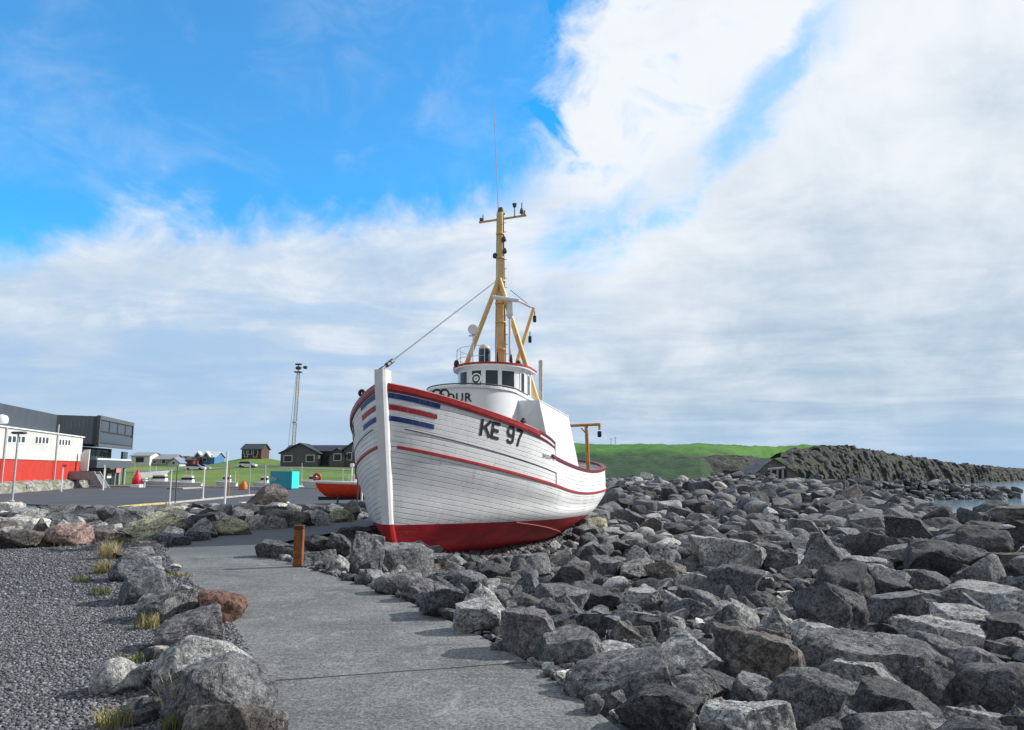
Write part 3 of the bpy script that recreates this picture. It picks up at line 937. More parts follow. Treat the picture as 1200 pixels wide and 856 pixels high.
for zz_ in (5.40, 5.75): b_.path([bw(s, u, zz_) for s, u in rl], .009, 6)
b_.build('roof_railing', M['steel'], boat)
for (s, u, r_, hgt) in ((7.45, -1.0, .09, .22), (8.3, .95, .13, .24), (8.0, .78, .05, .42), (7.8, .35, .04, .5)):
    b_ = MB(); b_.lathe(bw(s, u, 5.1), [(r_ * .6, 0), (r_, .03), (r_, hgt * .6), (r_ * .5, hgt)], 14); b_.build('deck_lamp', M['black'], boat, True, 40)
b_ = MB(); c0 = bw(7.75, .02, 5.62); b_.box(c0, (.16, .12, .16), ang_b, bev=.03); b_.tube(c0, (c0[0], c0[1], 5.1), .025)
b_.build('horn', M['black'], boat)

# mast on the centre line
ms, mz0 = bsolve(588.5, 428, 0); _, mz1 = bsolve(586.5, 250, 0); mt_ = 9.2
mb = MB(); mb.tube(bw(9.35, 0, 3.5), bw(9.25, 0, 8.45), .185, .165, 20); mb.tube(bw(9.25, 0, 8.45), bw(9.17, 0, 11.05), .135, .115, 18)
for z in (5.9, 6.9, 7.6, 8.42, 9.3, 10.2): mb.lathe(bw(9.3 - .03 * (z - 5), 0, z), [(.2 if z < 8.5 else .15, 0), (.2 if z < 8.5 else .15, .05)], 16)
mast = mb.build('mast', M['ochre'], boat, True, 40)
b_ = MB()
for u in (-.2, .2): b_.tube(bw(9.25, u, 5.1), bw(9.17, u * .62, 11.0), .016, n=6)
for z in np.arange(5.4, 11, .35): b_.tube(bw(9.2, .20 - .013 * (z - 5), z), bw(9.2, .30 - .013 * (z - 5), z), .012, n=5)
b_.build('cable_conduit', M['darksteel'], mast)
for z, u in ((9.45, .2), (9.3, -.18), (9.9, .17)):
    b_ = MB(); b_.lathe(bw(9.1, u, z), [(.05, 0), (.08, .04), (.08, .15), (.04, .2)], 12); b_.build('navigation_lamp', M['darksteel'], mast, True, 40)
# crosstree with lights, whip aerial
b_ = MB(); L_, zl_ = bsolve(561.5, 261, -.85); Rr_, zr_ = bsolve(617, 252.5, .85)
pl_ = bw(L_, -.85, zl_); pr_ = bw(Rr_, .85, zr_)
pl_ = at_y(561.5, 261, 26.9); pr_ = at_y(617, 252.5, 26.6)
b_.tube(pl_, pr_, .045, n=8)
b_.build('crosstree', M['ochre'], mast)
b_ = MB()
def up(px, py0, py1, y, r0, r1=None): a = at_y(px, py0, y); c = at_y(px, py1, y); b_.tube(a, c, r0, r1, n=10)
ML = lambda: b_.build('masthead_light', M['darksteel'], mast, True, 40)
up(603, 254.5, 243, 26.6, .02); up(603, 243, 239, 26.6, .06, .09); ML(); b_ = MB()
up(611.5, 253, 238, 26.6, .03, .02); up(611.5, 250, 245, 26.6, .09, .06); up(614.5, 253, 247, 26.6, .035); ML(); b_ = MB()
up(566, 260, 252, 26.9, .04, .02); up(563.5, 261, 256, 26.9, .05); ML(); b_ = MB()
up(587, 251, 244, 26.75, .17, .10); ML()
b_ = MB(); a = at_y(584, 246, 26.7); c = at_y(578, 108, 26.7); b_.tube(a, c, .022, .012, n=6); b_.build('whip_aerial', M['cream'], mast)
# radar scanner bar, post lamp
b_ = MB(); a = at_y(577, 348.5, 25.3); c = at_y(608, 352.5, 25.3); b_.tube(a, c, .075, n=8); a2 = at_y(600, 349, 25.4); c2 = at_y(622, 360, 25.5); b_.tube(a2, c2, .05, n=6); b_.tube(at_y(592, 350.5, 25.3), at_y(590, 351, 26.2), .05, n=6)
b_.build('radar_scanner', M['white_clean'], mast)
b_ = MB(); a = at_y(597.5, 424, 25.4); m1 = at_y(597.5, 373, 25.4); b_.tube(a, m1, .045, n=10); m2 = at_y(597.5, 352, 25.4)
b_.tube(m1, at_y(597.5, 369, 25.4), .09, .13, n=14); b_.tube(at_y(597.5, 369, 25.4), at_y(597.5, 363, 25.4), .13, .10, n=14); b_.tube(at_y(597.5, 363, 25.4), m2, .10, .09, n=14)
b_.build('aerial_post', M['white_clean'], boat, True, 40)
# tripod legs, derrick boom with blocks
b_ = MB(); t0 = bw(9.05, 0, 8.50)
s_, z_ = bsolve(545, 428, -1.1); b_.tube(t0, bw(s_, -1.1, z_ - .1), .085, n=12); b_.build('mast_leg', M['ochre'], boat, True, 40)
b_ = MB(); s_, z_ = bsolve(633, 470, 1.45); b_.tube(t0, bw(s_, 1.45, z_ - .35), .095, n=12); b_.build('mast_leg', M['ochre'], boat, True, 40)
b_ = MB(); a = at_y(606, 424, 26.6); c = at_y(625.5, 361, 26.6); b_.tube(a, c, .075, .06, n=12); bm_ = b_.build('derrick_boom', M['ochre'], boat, True, 40)
for px, py in ((626.5, 374), (621, 398)):
    b_ = MB(); a = at_y(px, py - 9, 26.5); c = at_y(px, py + 6, 26.5); b_.tube(a, at_y(px, py - 4, 26.5), .02, n=6); b_.box(at_y(px, py, 26.5), (.12, .10, .26), .3, bev=.03); b_.build('pulley_block', M['black'], bm_)
b_ = MB(); b_.path([at_y(601, 348, 26.0), at_y(624, 361, 26.6)], .015, 5); b_.path([at_y(598, 340, 26.2), at_y(625, 362, 26.6)], .012, 5); b_.build('topping_lift', M['darksteel'], bm_)
# forestay
b_ = MB(); a = np.array(bw(-.02, 0, 3.98)); c = np.array(bw(8.95, 0, 8.45)); b_.tube(a, c, .016, n=6)
for f in (.03, .05): b_.tube(a + (c - a) * f, a + (c - a) * (f + .015), .06, n=8)
b_.tube(a + (c - a) * -.005, (a + (c - a) * .012), .05, n=8)
b_.build('forestay', M['darksteel'], boat)

# white net shelter on the port side aft of the casing
bx = MB(); zt0, zt1 = 3.80, 3.60
Fi, Fo = (6.62, .55), (6.62, 2.16); Ao, Ai = (10.95, 2.16), (10.95, .55)
tp = [bw(6.62, .30, zt0 + .02), bw(6.62, 2.10, zt0), bw(10.95, 2.10, zt1 - .02), bw(10.95, .30, zt1)]
bt = [bw(6.62, .30, 1.5), bw(6.95, 2.50, 1.5), bw(11.0, 2.50, 1.5), bw(10.95, .30, 1.5)]
bx.grid([bt, tp], True); bx.face(tp)
sh = bx.build('net_shelter', paint('shelter_white', (.74, .76, .78), .4, .06, 1.6, .05, dirt=(.45, .42, .38), dirt_amt=.2), boat)
b_ = MB(); b_.tube(np.array(tp[1]), np.array(bt[1]), .025, n=8); b_.tube(np.array(tp[1]), np.array(tp[2]), .025, n=8); b_.build('corner_bead', M['white'], sh)
# fairleads on the bow
for px in (512, 521):
    b_ = MB(); c0 = at_y(px, 462, 21.2); b_.ring(c0, (0, 1, 0), .13, .035, 16, 8); b_.build('fairlead', M['black'], boat, True)
b_ = MB(); s_ = 3.35; zc = float(z_railf(s_)) + .05; b_.box(bw(s_, float(b_rail(s_)) - .05, zc), (.24, .1, .10), ang_b, bev=.03); b_.box(bw(s_ + .02, float(b_rail(s_)) - .05, zc + .07), (.1, .08, .06), ang_b, bev=.02); b_.build('bollard_cleat', M['black'], boat)
b_ = MB(); s_ = .95; c0 = bw(s_, -float(b_rail(s_)) + .02, float(z_railf(s_)) + .13); b_.ring((c0[0], c0[1], c0[2] - .05), (AX[0], AX[1], 0), .06, .045, 16, 8); b_.build('fairlead', M['black'], boat, True)
# stern gallows
def on_plane(px, py, u): s, z = bsolve(px, py, u); return bw(s, u, z)
gs = 14.6
gp0 = np.array(bw(gs, 1.9, 1.2)); 
ypl = gp0[1]
b_ = MB(); a = at_y(690, 560, ypl); c = at_y(687, 500, ypl); b_.tube(a, c, .085, .075, n=10)
b_.tube(at_y(662, 499.5, ypl + .3), at_y(703.5, 497.5, ypl - .2), .06, n=8); b_.tube(at_y(702.5, 497.5, ypl - .2), at_y(702.5, 504, ypl - .2), .05, n=8)
b_.tube(at_y(681, 502, ypl), at_y(687.5, 509, ypl), .03, n=6)
gl = b_.build('stern_gallows', M['rustochre'], boat, True, 40)
b_ = MB(); b_.box(at_y(702.5, 509, ypl - .2), (.16, .12, .26), .3, bev=.04); b_.build('pulley_block', M['black'], gl)
# mooring rope trailing on the red bottom, rudder aft
b_ = MB()
rp = []
for s in np.linspace(4.0, 10.4, 16):
    f = (s - 4.0) / 6.4; zz_ = float(z_wl(s)) - .03 - .62 * f
    q = catmull(1, max(.0, 1 - (.03 + .62 * f) / .72)); u = np.interp(s, q[:, 0], q[:, 1]); rp.append(bw(s, u + .03, zz_))
b_.path(rp, .014, 6); b_.build('hull_rope', paint('rope', (.34, .12, .11), .9), boat)
b_ = MB(); b_.box(bw(15.9, 0, -.6), (1.0, .09, 1.9), ang_b, bev=.03); b_.build('rudder', M['red'], boat)


def rock_mat(name, attr=False, rgb=None):
    m, k, b = new_mat(name)
    if rgb:
        base = k.node('ShaderNodeRGB').outputs[0]; base.default_value = (*rgb, 1); p = k.pos()
    elif attr: base = k.node('ShaderNodeAttribute', attribute_name='tone').outputs['Color']; p = k.pos()
    else:
        oi = k.node('ShaderNodeObjectInfo'); base = oi.outputs['Color']
        p = k.vm('ADD', k.pos(), k.comb(k.mul(oi.outputs['Random'], 37.0), k.mul(oi.outputs['Random'], 19.0), 0.0))
    n = k.noise(p, 2.2, 8, .66); n2 = k.noise(p, 19, 8, .74); n3 = k.noise(p, 5.5, 6, .68)
    v = k.voro(p, 85, out='Distance')
    c = k.mix(1.0, base, k.mix(k.ss(n, .28, .72), (.62, .62, .64), (1.30, 1.28, 1.24)), 'MULTIPLY')
    c = k.mix(1.0, c, k.mix(k.ss(n2, .33, .68), (.38, .38, .40), (1.75, 1.74, 1.70)), 'MULTIPLY')
    crack = k.ss(k.m('ABSOLUTE', k.sub(k.noise(p, 1.7, 7, .6, .6), .5)), .012, .0)
    c = k.mix(k.mul(crack, .32), c, (.02, .02, .022))
    n7 = k.noise(p, 75, 3, .7); c = k.mix(1.0, c, k.mix(k.ss(n7, .36, .64), (.62, .62, .63), (1.36, 1.36, 1.35)), 'MULTIPLY')
    lich = k.mul(k.ss(n3, .58, .68), k.ss(k.noise(p, .9, 4), .50, .66))
    c = k.mix(k.mul(lich, .5), c, (.34, .34, .30))
    rust = k.mul(k.ss(k.noise(p, 3.1, 5, .6, .4), .65, .78), k.ss(k.noise(p, .55, 3), .52, .64))
    c = k.mix(k.mul(rust, .5), c, (.22, .12, .065))
    k.put(b.inputs['Base Color'], c); b.inputs['Roughness'].default_value = .86; b.inputs['Specular IOR Level'].default_value = .3
    h = k.add(k.add(k.mul(n, 1.0), k.add(k.mul(n2, .40), k.mul(n7, .10))), k.add(k.mul(k.m('MINIMUM', v, .5), .10), k.mul(crack, -.35)))
    k.put(b.inputs['Normal'], k.bump(h, .95, .085)); return m




# ------------------------------------------------------------------ harbour side: buildings, houses, masts, small craft
def siding(name, col, axis='V', step=.3, rough=.6, var=.1):
    m, k, b = new_mat(name); p = k.obj(); x, y, z = k.sep(p)
    q = z if axis == 'H' else k.add(x, k.mul(y, .31))
    if axis == 'V': q = k.add(k.mul(x, .6), k.mul(y, .8))
    fr = k.m('FRACT', k.div(q, step)); ln = k.ss(k.m('ABSOLUTE', k.sub(fr, .5)), .40, .5)
    n = k.noise(p, .8, 6, .62); n2 = k.noise(k.vm('MULTIPLY', p, (1, 1, .25)), 1.6, 5, .7)
    c = k.mix(k.ss(n, .3, .7), tuple(v * (1 - var) for v in col), tuple(min(1, v * (1 + var)) for v in col))
    c = k.mix(k.mul(k.ss(n2, .5, .8), .3), c, tuple(v * .6 for v in col))
    k.put(b.inputs['Base Color'], c); b.inputs['Roughness'].default_value = rough
    k.put(b.inputs['Normal'], k.bump(k.sub(k.mul(n2, .1), ln), .6, .03)); return m


class Face:
    """vertical plane through origin o along direction d; n points outward"""
    def __init__(s, o, d):
        s.o = np.array(o[:2], float); d = np.array(d, float); s.d = d / np.linalg.norm(d); s.n = np.array([s.d[1], -s.d[0]])
        s.rz = math.atan2(s.d[1], s.d[0])
    def hit(s, px, py, off=0.0):
        r = ray(px, py); q = -(s.o + s.n * off); A = np.array([[s.d[0], -r[0]], [s.d[1], -r[1]]]); u, t = np.linalg.solve(A, q)
        return u, EYE + t * r[2]
    def w(s, u, off, z): p = s.o + s.d * u + s.n * off; return (p[0], p[1], z)
    def ubox(s, mb, u0, u1, z0, z1, off, thk):
        c = s.w((u0 + u1) / 2, off - thk / 2, (z0 + z1) / 2); mb.box(c, (abs(u1 - u0), thk, z1 - z0), s.rz); return mb
    def pbox(s, mb, x0, x1, y0, y1, off, thk):
        ym = (y0 + y1) / 2; u0, za = s.hit(x0, y1, off); _, zb = s.hit(x0, y0, off); u1, _ = s.hit(x1, ym, off)
        return s.ubox(mb, u0, u1, za, zb, off, thk)


bld = empty('harbour_building', (-58, 92, AZ0)); tag(bld, 'harbour building, red and white below with dark grey overhanging glazed upper storey', 'building')
A0 = at_y(0, 566, 75.0); FA = Face(A0, (-.259, 1.0))
uE, _ = FA.hit(94, 540); uL, _ = FA.hit(-110, 540)
_, zTop = FA.hit(0, 500.5); _, zMid = FA.hit(0, 537.8); _, zRed = FA.hit(0, 565.5)
b_ = MB(); FA.ubox(b_, uL, uE, zRed, zMid, 0, 10); b_.build('red_wall', siding('red_cladding', (.52, .035, .018), 'V', .5), bld)
b_ = MB(); FA.ubox(b_, uL, uE, zMid, zTop, .12, 10.24); b_.build('white_wall', siding('white_cladding', (.60, .60, .57), 'V', .5), bld)
b_ = MB(); FA.ubox(b_, uL - .2, uE + .2, zTop, zTop + .14, .3, 10.6); b_.build('eaves', M['white_clean'], bld)
m_, k_, bb_ = new_mat('rubble_base'); v_ = k_.voro(k_.vm('MULTIPLY', k_.pos(), (1, 1, 1.6)), 2.6, out='Color'); cc_ = k_.mix(k_.sep(v_)[0], (.10, .10, .09), (.36, .36, .33)); k_.put(bb_.inputs['Base Color'], k_.mix(k_.ss(k_.noise(k_.pos(), .7, 5), .5, .7), cc_, (.12, .14, .05))); bb_.inputs['Roughness'].default_value = .95
b_ = MB(); rows = []
for u in np.linspace(uL, uE + 1.5, 60):
    rows.append([FA.w(u, -.3, zRed + .1 + .1 * math.sin(u * 3)), FA.w(u, .35 + .15 * math.sin(u * 2.1), zRed - .05 + .12 * math.sin(u * 5)), FA.w(u, .8 + .2 * math.sin(u * 1.3 + 1), .02 + .15 * math.sin(u * 3.7)), FA.w(u, 1.3 + .3 * math.sin(u * .9), AZ0 - .1)])
b_.grid(rows); b_.build('rubble_base', m_, bld, True)
for x0, x1, y0, y1 in ((9, 30, 510.5, 518.5), (41, 57.5, 511.5, 519.8), (69, 83, 514.5, 521.8)):
    b_ = MB(); FA.pbox(b_, x0 - .8, x1 + .8, y0 - .6, y1 + .6, .16, .1); f_ = b_.build('window', M['white_clean'], bld)
    n = 4
    b_ = MB()
    for i in range(n):
        a = x0 + (x1 - x0) * i / n; FA.pbox(b_, a + .7, a + (x1 - x0) / n - .7, y0 + .6 + i * .25, y1 - .4 + .1 * i, .19, .05)
    b_.build('pane', M['glass'], f_)
for px in (1.5, 63):
    b_ = MB(); u, z = FA.hit(px, 540); b_.tube(FA.w(u, .22, zTop + 1.2 if px > 5 else zTop), FA.w(u, .22, zRed), .09, n=8); b_.build('downpipe', M['steel'], bld)
GREYM = siding('grey_cladding', (.055, .068, .085), 'V', .45, .5)
uG0, _ = FA.hit(-110, 490, -2.5); uG1, zG = FA.hit(67, 486.3, -2.5)
b_ = MB(); FA.ubox(b_, uG0, uG1, zTop - .5, zG, -2.5, 9); b_.build('upper_storey', GREYM, bld)
# low sloping roof piece with round dish at the left end
b_ = MB(); c0 = FA.w(FA.hit(3, 492, 0)[0], .2, 0); p = at_y(2, 491.5, 76); b_.ring(p, (.3, -1, .2), .30, .10, 20, 8); b_.lathe((p[0], p[1], p[2] - .45), [(.5, 0), (.6, .1), (.62, .45), (.5, .8), (.1, .95)], 18)
b_.build('roof_vent', M['white_clean'], bld, True)
Cc = np.array(at_y(112, 545, 103)); Cl = np.array(at_y(56, 545, 100)); Cr = np.array(at_y(152, 545, 120))
FW = Face(Cc, Cr[:2] - Cc[:2]); LW = np.linalg.norm(Cr[:2] - Cc[:2])
zb1 = at_y(112, 488, 103)[2]; zb0 = at_y(112, 520.5, 103)[2]
back = (Cl + Cr - Cc)
b_ = MB(); b_.prism([Cl[:2], Cc[:2], Cr[:2], back[:2]], zb0, zb1); b_.build('glazed_storey', GREYM, bld)
b_ = MB(); FW.ubox(b_, -.15, LW + .15, zb1 - .45, zb1 + .12, .22, .5); FW.ubox(b_, -.15, .25, zb0 - .1, zb1 - .46, .2, .4); FW.ubox(b_, LW - .25, LW + .12, zb0 - .1, zb1 - .46, .2, .4); FW.ubox(b_, -.15, LW + .15, zb0 - .35, zb0 + .10, .23, .5)
b_.build('storey_frame', paint('frame_grey', (.10, .11, .12), .5), bld)
for i in range(4):
    u0 = .6 + i * (LW - .9) / 4; u1 = u0 + (LW - .9) / 4 - .45
    b_ = MB(); FW.ubox(b_, u0 - .1, u1 + .1, zb1 - 2.1, zb1 - .55, .10, .2); f_ = b_.build('window', M['darksteel'], bld)
    b_ = MB(); FW.ubox(b_, u0, u1, zb1 - 2.0, zb1 - .65, .13, .05); b_.build('pane', M['glass'], f_)
b_ = MB(); FW.ubox(b_, .5, LW - .4, zb0 + .2, zb1 - 2.4, .16, .06); b_.build('glass_parapet', M['palewin'], bld)
# recessed middle storey with balcony, columns and outside stairs
zf1 = at_y(112, 548.5, 103)[2]; zf2 = at_y(112, 537.8, 103)[2]
DK = paint('dark_wall', (.022, .026, .032), .6)
b_ = MB(); FW.ubox(b_, -2.5, LW * .80, zf1 - .2, zb0 - .36, -1.9, 6.0); FW.ubox(b_, -2.5, LW * 1.0, AZ0, zf1 - .21, -1.6, 6.0); b_.build('recessed_wall', DK, bld)
for i in range(4):
    u0 = .4 + i * LW * .17; b_ = MB(); FW.ubox(b_, u0, u0 + LW * .13, zf1 + .5, zb0 - .7, -1.85, .1); f_ = b_.build('window', paint('window_frame_pale', (.3, .31, .32), .5), bld)
    b_ = MB(); FW.ubox(b_, u0 + .15, u0 + LW * .13 - .15, zf1 + .65, zb0 - .85, -1.82, .06); b_.build('pane', M['glass'], f_)
b_ = MB(); FW.ubox(b_, -1.2, LW * .92, zf1, zf2 - .15, .5, 2.6); b_.build('balcony', paint('balcony_grey', (.085, .105, .13), .5), bld)
b_ = MB(); FW.ubox(b_, -1.2, LW * .92, zf2 - .14, zf2 + .08, .55, .2); b_.build('balcony_rail', M['white_clean'], bld)
b_ = MB(); FW.ubox(b_, LW * .8, LW * .95, zf2 + .1, zf2 + 1.3, -.2, .3); b_.build('balcony_screen', paint('screen_grey', (.06, .08, .11), .4), bld)
CON = paint('concrete_pale', (.36, .37, .37), .85, .15, 2, .2)
for px in (121.5, 139, 134.5, 145):
    u, z = FW.hit(px, 560, .2); b_ = MB(); b_.tube(FW.w(u, .2, AZ0), FW.w(u, .2, zf1), .22 if px != 134.5 else .1, n=10); b_.build('column', CON, bld)
b_ = MB(); u, z = FW.hit(127.3, 564, -1.5); FW.ubox(b_, u - 1.0, u + 1.2, .25, .95, -1.5, .1); b_.build('door_notice', M['white_clean'], bld)
b_ = MB(); u, z = FW.hit(136.5, 558, .3); FW.ubox(b_, u - .9, u + 1.6, AZ0 + 1.9, AZ0 + 3.6, .45, .1); b_.build('wall_notice', paint('pink_notice', (.55, .22, .25), .6), bld)
b_ = MB()
yS = 98.0
P = lambda x, y: np.array(at_y(x, y, yS))
b_.slab([P(94.5, 552), P(103.5, 552), P(106, 527), P(100, 527.5), P(95.5, 533)], (.2, -1, 0), .3); b_.build('stair_tower', paint('stair_white', (.62, .63, .62), .6), bld)
b_ = MB(); yS = 95.0
b_.slab([P(72.5, 552.5), P(110, 552.5), P(122.5, 573.8), P(116.5, 574.5), P(104.5, 562), P(72.5, 561.5)], (.1, -1, 0), -.25)
b_.slab([P(72.5, 552.5) + (-.4, 2.0, 0), P(110, 552.5) + (-.4, 2.0, 0), P(122.5, 573.8) + (-.4, 2, 0), P(116.5, 574.5) + (-.4, 2, 0), P(104.5, 562) + (-.4, 2, 0), P(72.5, 561.5) + (-.4, 2, 0)], (.1, -1, 0), -.25)
for i in range(12):
    f = i / 11; q = P(107 + 12 * f, 555 + 18.5 * f); b_.box((q[0] - .2, q[1] + 1.1, q[2] - .2), (.55, 2.0, .16))
q = P(89, 559); b_.box((q[0] - .2, q[1] + 1.1, q[2] - .3), (4.2, 2.0, .2)); q = P(90, 562); b_.tube((q[0], q[1] + .3, q[2]), (q[0], q[1] + .3, AZ0), .15, n=8)
b_.build('outside_stairs', paint('stair_concrete', (.24, .26, .28), .8, .15, 2, .2), bld)


def house(name, label, px0, px1, ybase, D, wall_px, roof_px, wcol, rcol, ridge='x', depth=8.0, wins=(), wincol='glass', over=.4, extra=None, cat='house', group=None):
    z0 = at_y((px0 + px1) / 2, ybase, D)[2]; X0 = at_y(px0, ybase, D)[0]; X1 = at_y(px1, ybase, D)[0]; zw = at_y(px0, ybase - wall_px, D)[2]; zr = at_y(px0, ybase - wall_px - roof_px, D)[2]
    h = empty(name, ((X0 + X1) / 2, D + depth / 2, z0)); tag(h, label, cat, group)
    wm = siding(name + '_siding', wcol, 'H', .35); rm = paint(name + '_roofing', rcol, .7, .15, 1.5, .2)
    b = MB(); b.box(((X0 + X1) / 2, D + depth / 2, (z0 + zw) / 2 - .4), (X1 - X0, depth, zw - z0 + .8))
    if ridge == 'y':
        xm = (X0 + X1) / 2
        b.face([(X0, D, zw), (X1, D, zw), (xm, D, zr - .1)]); b.face([(X0, D + depth, zw), (X1, D + depth, zw), (xm, D + depth, zr - .1)])
    else:
        for X in (X0, X1): b.face([(X, D, zw), (X, D + depth, zw), (X, D + depth / 2, zr - .1)])
    b.build('wall', wm, h)
    b = MB(); o_ = over
    if ridge == 'y':
        xm = (X0 + X1) / 2
        for sx, X in ((-1, X0), (1, X1)):
            sl_ = (zr - zw) / abs(xm - X); q = [(X + sx * o_, D - o_, zw - sl_ * o_), (xm, D - o_, zr), (xm, D + depth + o_, zr), (X + sx * o_, D + depth + o_, zw - sl_ * o_)]
            b.slab(q, (0, 0, 1), .18)
    elif roof_px > .1:
        ym = D + depth / 2
        for sy, Y in ((-1, D), (1, D + depth)):
            sl_ = (zr - zw) / (depth / 2); b.slab([(X0 - o_, Y + sy * o_, zw - sl_ * o_), (X0 - o_, ym, zr), (X1 + o_, ym, zr), (X1 + o_, Y + sy * o_, zw - sl_ * o_)], (0, 0, 1), .18)
    rf_ = b.build('roof', rm, h)
    for (a0, a1, y0, y1) in wins:
        p0 = at_y(a0, y1, D); p1 = at_y(a1, y0, D)
        b = MB(); b.box(((p0[0] + p1[0]) / 2, D - .03, (p0[2] + p1[2]) / 2), (p1[0] - p0[0] + .24, .10, p1[2] - p0[2] + .24)); f = b.build('window', M['white_clean'], h)
        b = MB(); b.box(((p0[0] + p1[0]) / 2, D - .06, (p0[2] + p1[2]) / 2), (p1[0] - p0[0], .12, p1[2] - p0[2])); b.build('pane', M[wincol], f)
    if extra: extra(h, wm, rm, D, z0, zw, zr)
    return h


# big grey house with gables behind the boat's bow
def grey_extra(h, wm, rm, D, z0, zw, zr):
    def gable(px0, px1, ywall, yapex, dd, wins):
        X0, _, zW = at_y(px0, ywall, D - dd); X1 = at_y(px1, ywall, D - dd)[0]; zA = at_y((px0 + px1) / 2, yapex, D - dd)[2]; xm = (X0 + X1) / 2
        b = MB(); b.box((xm, D - dd + 4, (z0 + zW) / 2 - .4), (X1 - X0, 8, zW - z0 + .8)); b.face([(X0, D - dd, zW), (X1, D - dd, zW), (xm, D - dd, zA - .1)]); b.build('gable', wm, h)
        b = MB()
        for sx, X in ((-1, X0), (1, X1)):
            sl_ = (zA - zW) / abs(xm - X); b.slab([(X + sx * .5, D - dd - .5, zW - sl_ * .5), (xm, D - dd - .5, zA), (xm, D + 6, zA), (X + sx * .5, D + 6, zW - sl_ * .5)], (0, 0, 1), .25)
        b.build('gable_roof', rm, h)
        for (a0, a1, y0, y1) in wins:
            p0 = at_y(a0, y1, D - dd); p1 = at_y(a1, y0, D - dd)
            b = MB(); b.box(((p0[0] + p1[0]) / 2, D - dd - .03, (p0[2] + p1[2]) / 2), (p1[0] - p0[0] + .3, .10, p1[2] - p0[2] + .3)); f = b.build('window', M['white_clean'], h)
            b = MB(); b.box(((p0[0] + p1[0]) / 2, D - dd - .06, (p0[2] + p1[2]) / 2), (p1[0] - p0[0], .12, p1[2] - p0[2])); b.build('pane', M['palewin'], f)
    gable(329, 373, 531, 520.3, 3.0, [(333, 342, 534.5, 541), (359, 368, 534, 541)])
    gable(386, 404, 533, 526, 1.5, [(391.5, 399.5, 532.5, 539.5)])
    gable(403, 430, 527, 516.5, .5, [(407, 412, 531, 539), (414, 420, 523, 529)])
    p0 = at_y(374, 545, D); p1 = at_y(385, 530, D); b = MB(); b.box(((p0[0] + p1[0]) / 2, D - .05, (p0[2] + p1[2]) / 2), (p1[0] - p0[0], .2, p1[2] - p0[2])); b.build('porch', M['black'], h)


house('grey_house', 'long dark grey gabled house on the grass bank behind the turquoise container', 334, 425, 546, 188, 17, 7, (.110, .100, .112), (.035, .042, .052), 'x', 9, extra=grey_extra)
house('brown_house', 'dark brown two storey house with pale posts alone on the grass rise', 283, 306, 536, 215, 9.5, 6, (.085, .035, .03), (.045, .05, .055), 'x', 7, wins=[(286, 289, 527.5, 532.5), (291, 295, 527.5, 532.5), (297, 302, 527.5, 532.5), (287, 290, 533, 535.6), (297, 301, 533, 535.6)], wincol='glass')


def blue_extra(h, wm, rm, D, z0, zw, zr):
    for a, c in ((225.5, 237), (235.5, 247)):
        X0 = at_y(a, 535, D - 1)[0]; X1 = at_y(c, 535, D - 1)[0]; zW = at_y(a, 536, D - 1)[2]; zA = at_y(a, 529, D - 1)[2]; xm = (X0 + X1) / 2
        b = MB(); b.slab([(X0, D - 1, zW), (X1, D - 1, zW), (xm, D - 1, zA)], (0, 1, 0), 2); g_ = b.build('dormer', M['white_clean'], h)
        b = MB(); q = [(X0 + .6, D - 1.05, zW + .1), (X1 - .6, D - 1.05, zW + .1), (xm, D - 1.05, zA - .55)]; b.slab(q, (0, 1, 0), .1); b.build('pane', M['glass'], g_)


house('blue_house', 'blue house with two white pointed dormers on the green slope', 224, 251, 543.5, 225, 7.5, 6, (.07, .21, .42), (.52, .56, .58), 'x', 8, wins=[(228, 232, 537.5, 540.5), (238, 242, 537.5, 540.5), (246, 249, 534, 537)], extra=blue_extra)
house('white_house', 'white gabled house with big dark arched opening near the grey building', 153, 175, 545.5, 222, 11, 4, (.74, .70, .71), (.30, .31, .32), 'x', 8, wins=[(159, 169, 536, 542)], wincol='glass')
house('pale_house', 'pale grey house with long low pitched roof beside the white house', 175, 201, 545, 224, 6.5, 5.5, (.33, .31, .32), (.26, .27, .28), 'x', 9, wins=[(180, 183, 540, 543), (190, 194, 539, 543)])
house('small_house', 'small white house with steep blue grey gable below the pale house', 197, 210, 546, 214, 4, 5, (.55, .57, .60), (.20, .25, .36), 'y', 6, wins=[(202, 205, 541.5, 544)])
house('maroon_house', 'low maroon shed beside the blue house on the slope', 211, 226, 544.5, 219, 4.5, 1.8, (.16, .045, .05), (.10, .04, .045), 'x', 6, wins=[(214, 217, 540.8, 543)])
house('low_warehouse', 'pale flat roofed long building behind the maroon shed', 213, 226, 539, 262, 4.0, 1.8, (.50, .50, .46), (.46, .47, .46), 'x', 8, wins=[(216, 219, 535.4, 537.4)])
house('far_cottage', 'tiny pale cottage far off beyond the boat stern', 672, 681, 529, 330, 7, 3, (.48, .50, .52), (.30, .31, .33), 'x', 7, wins=[(675, 677, 523.5, 527)])
house('far_shed', 'low brownish shed far off beside the tiny pale cottage', 688, 697, 529, 326, 2.8, 1.6, (.30, .27, .24), (.24, .24, .24), 'x', 6, wins=[(691, 693, 526.4, 528)])


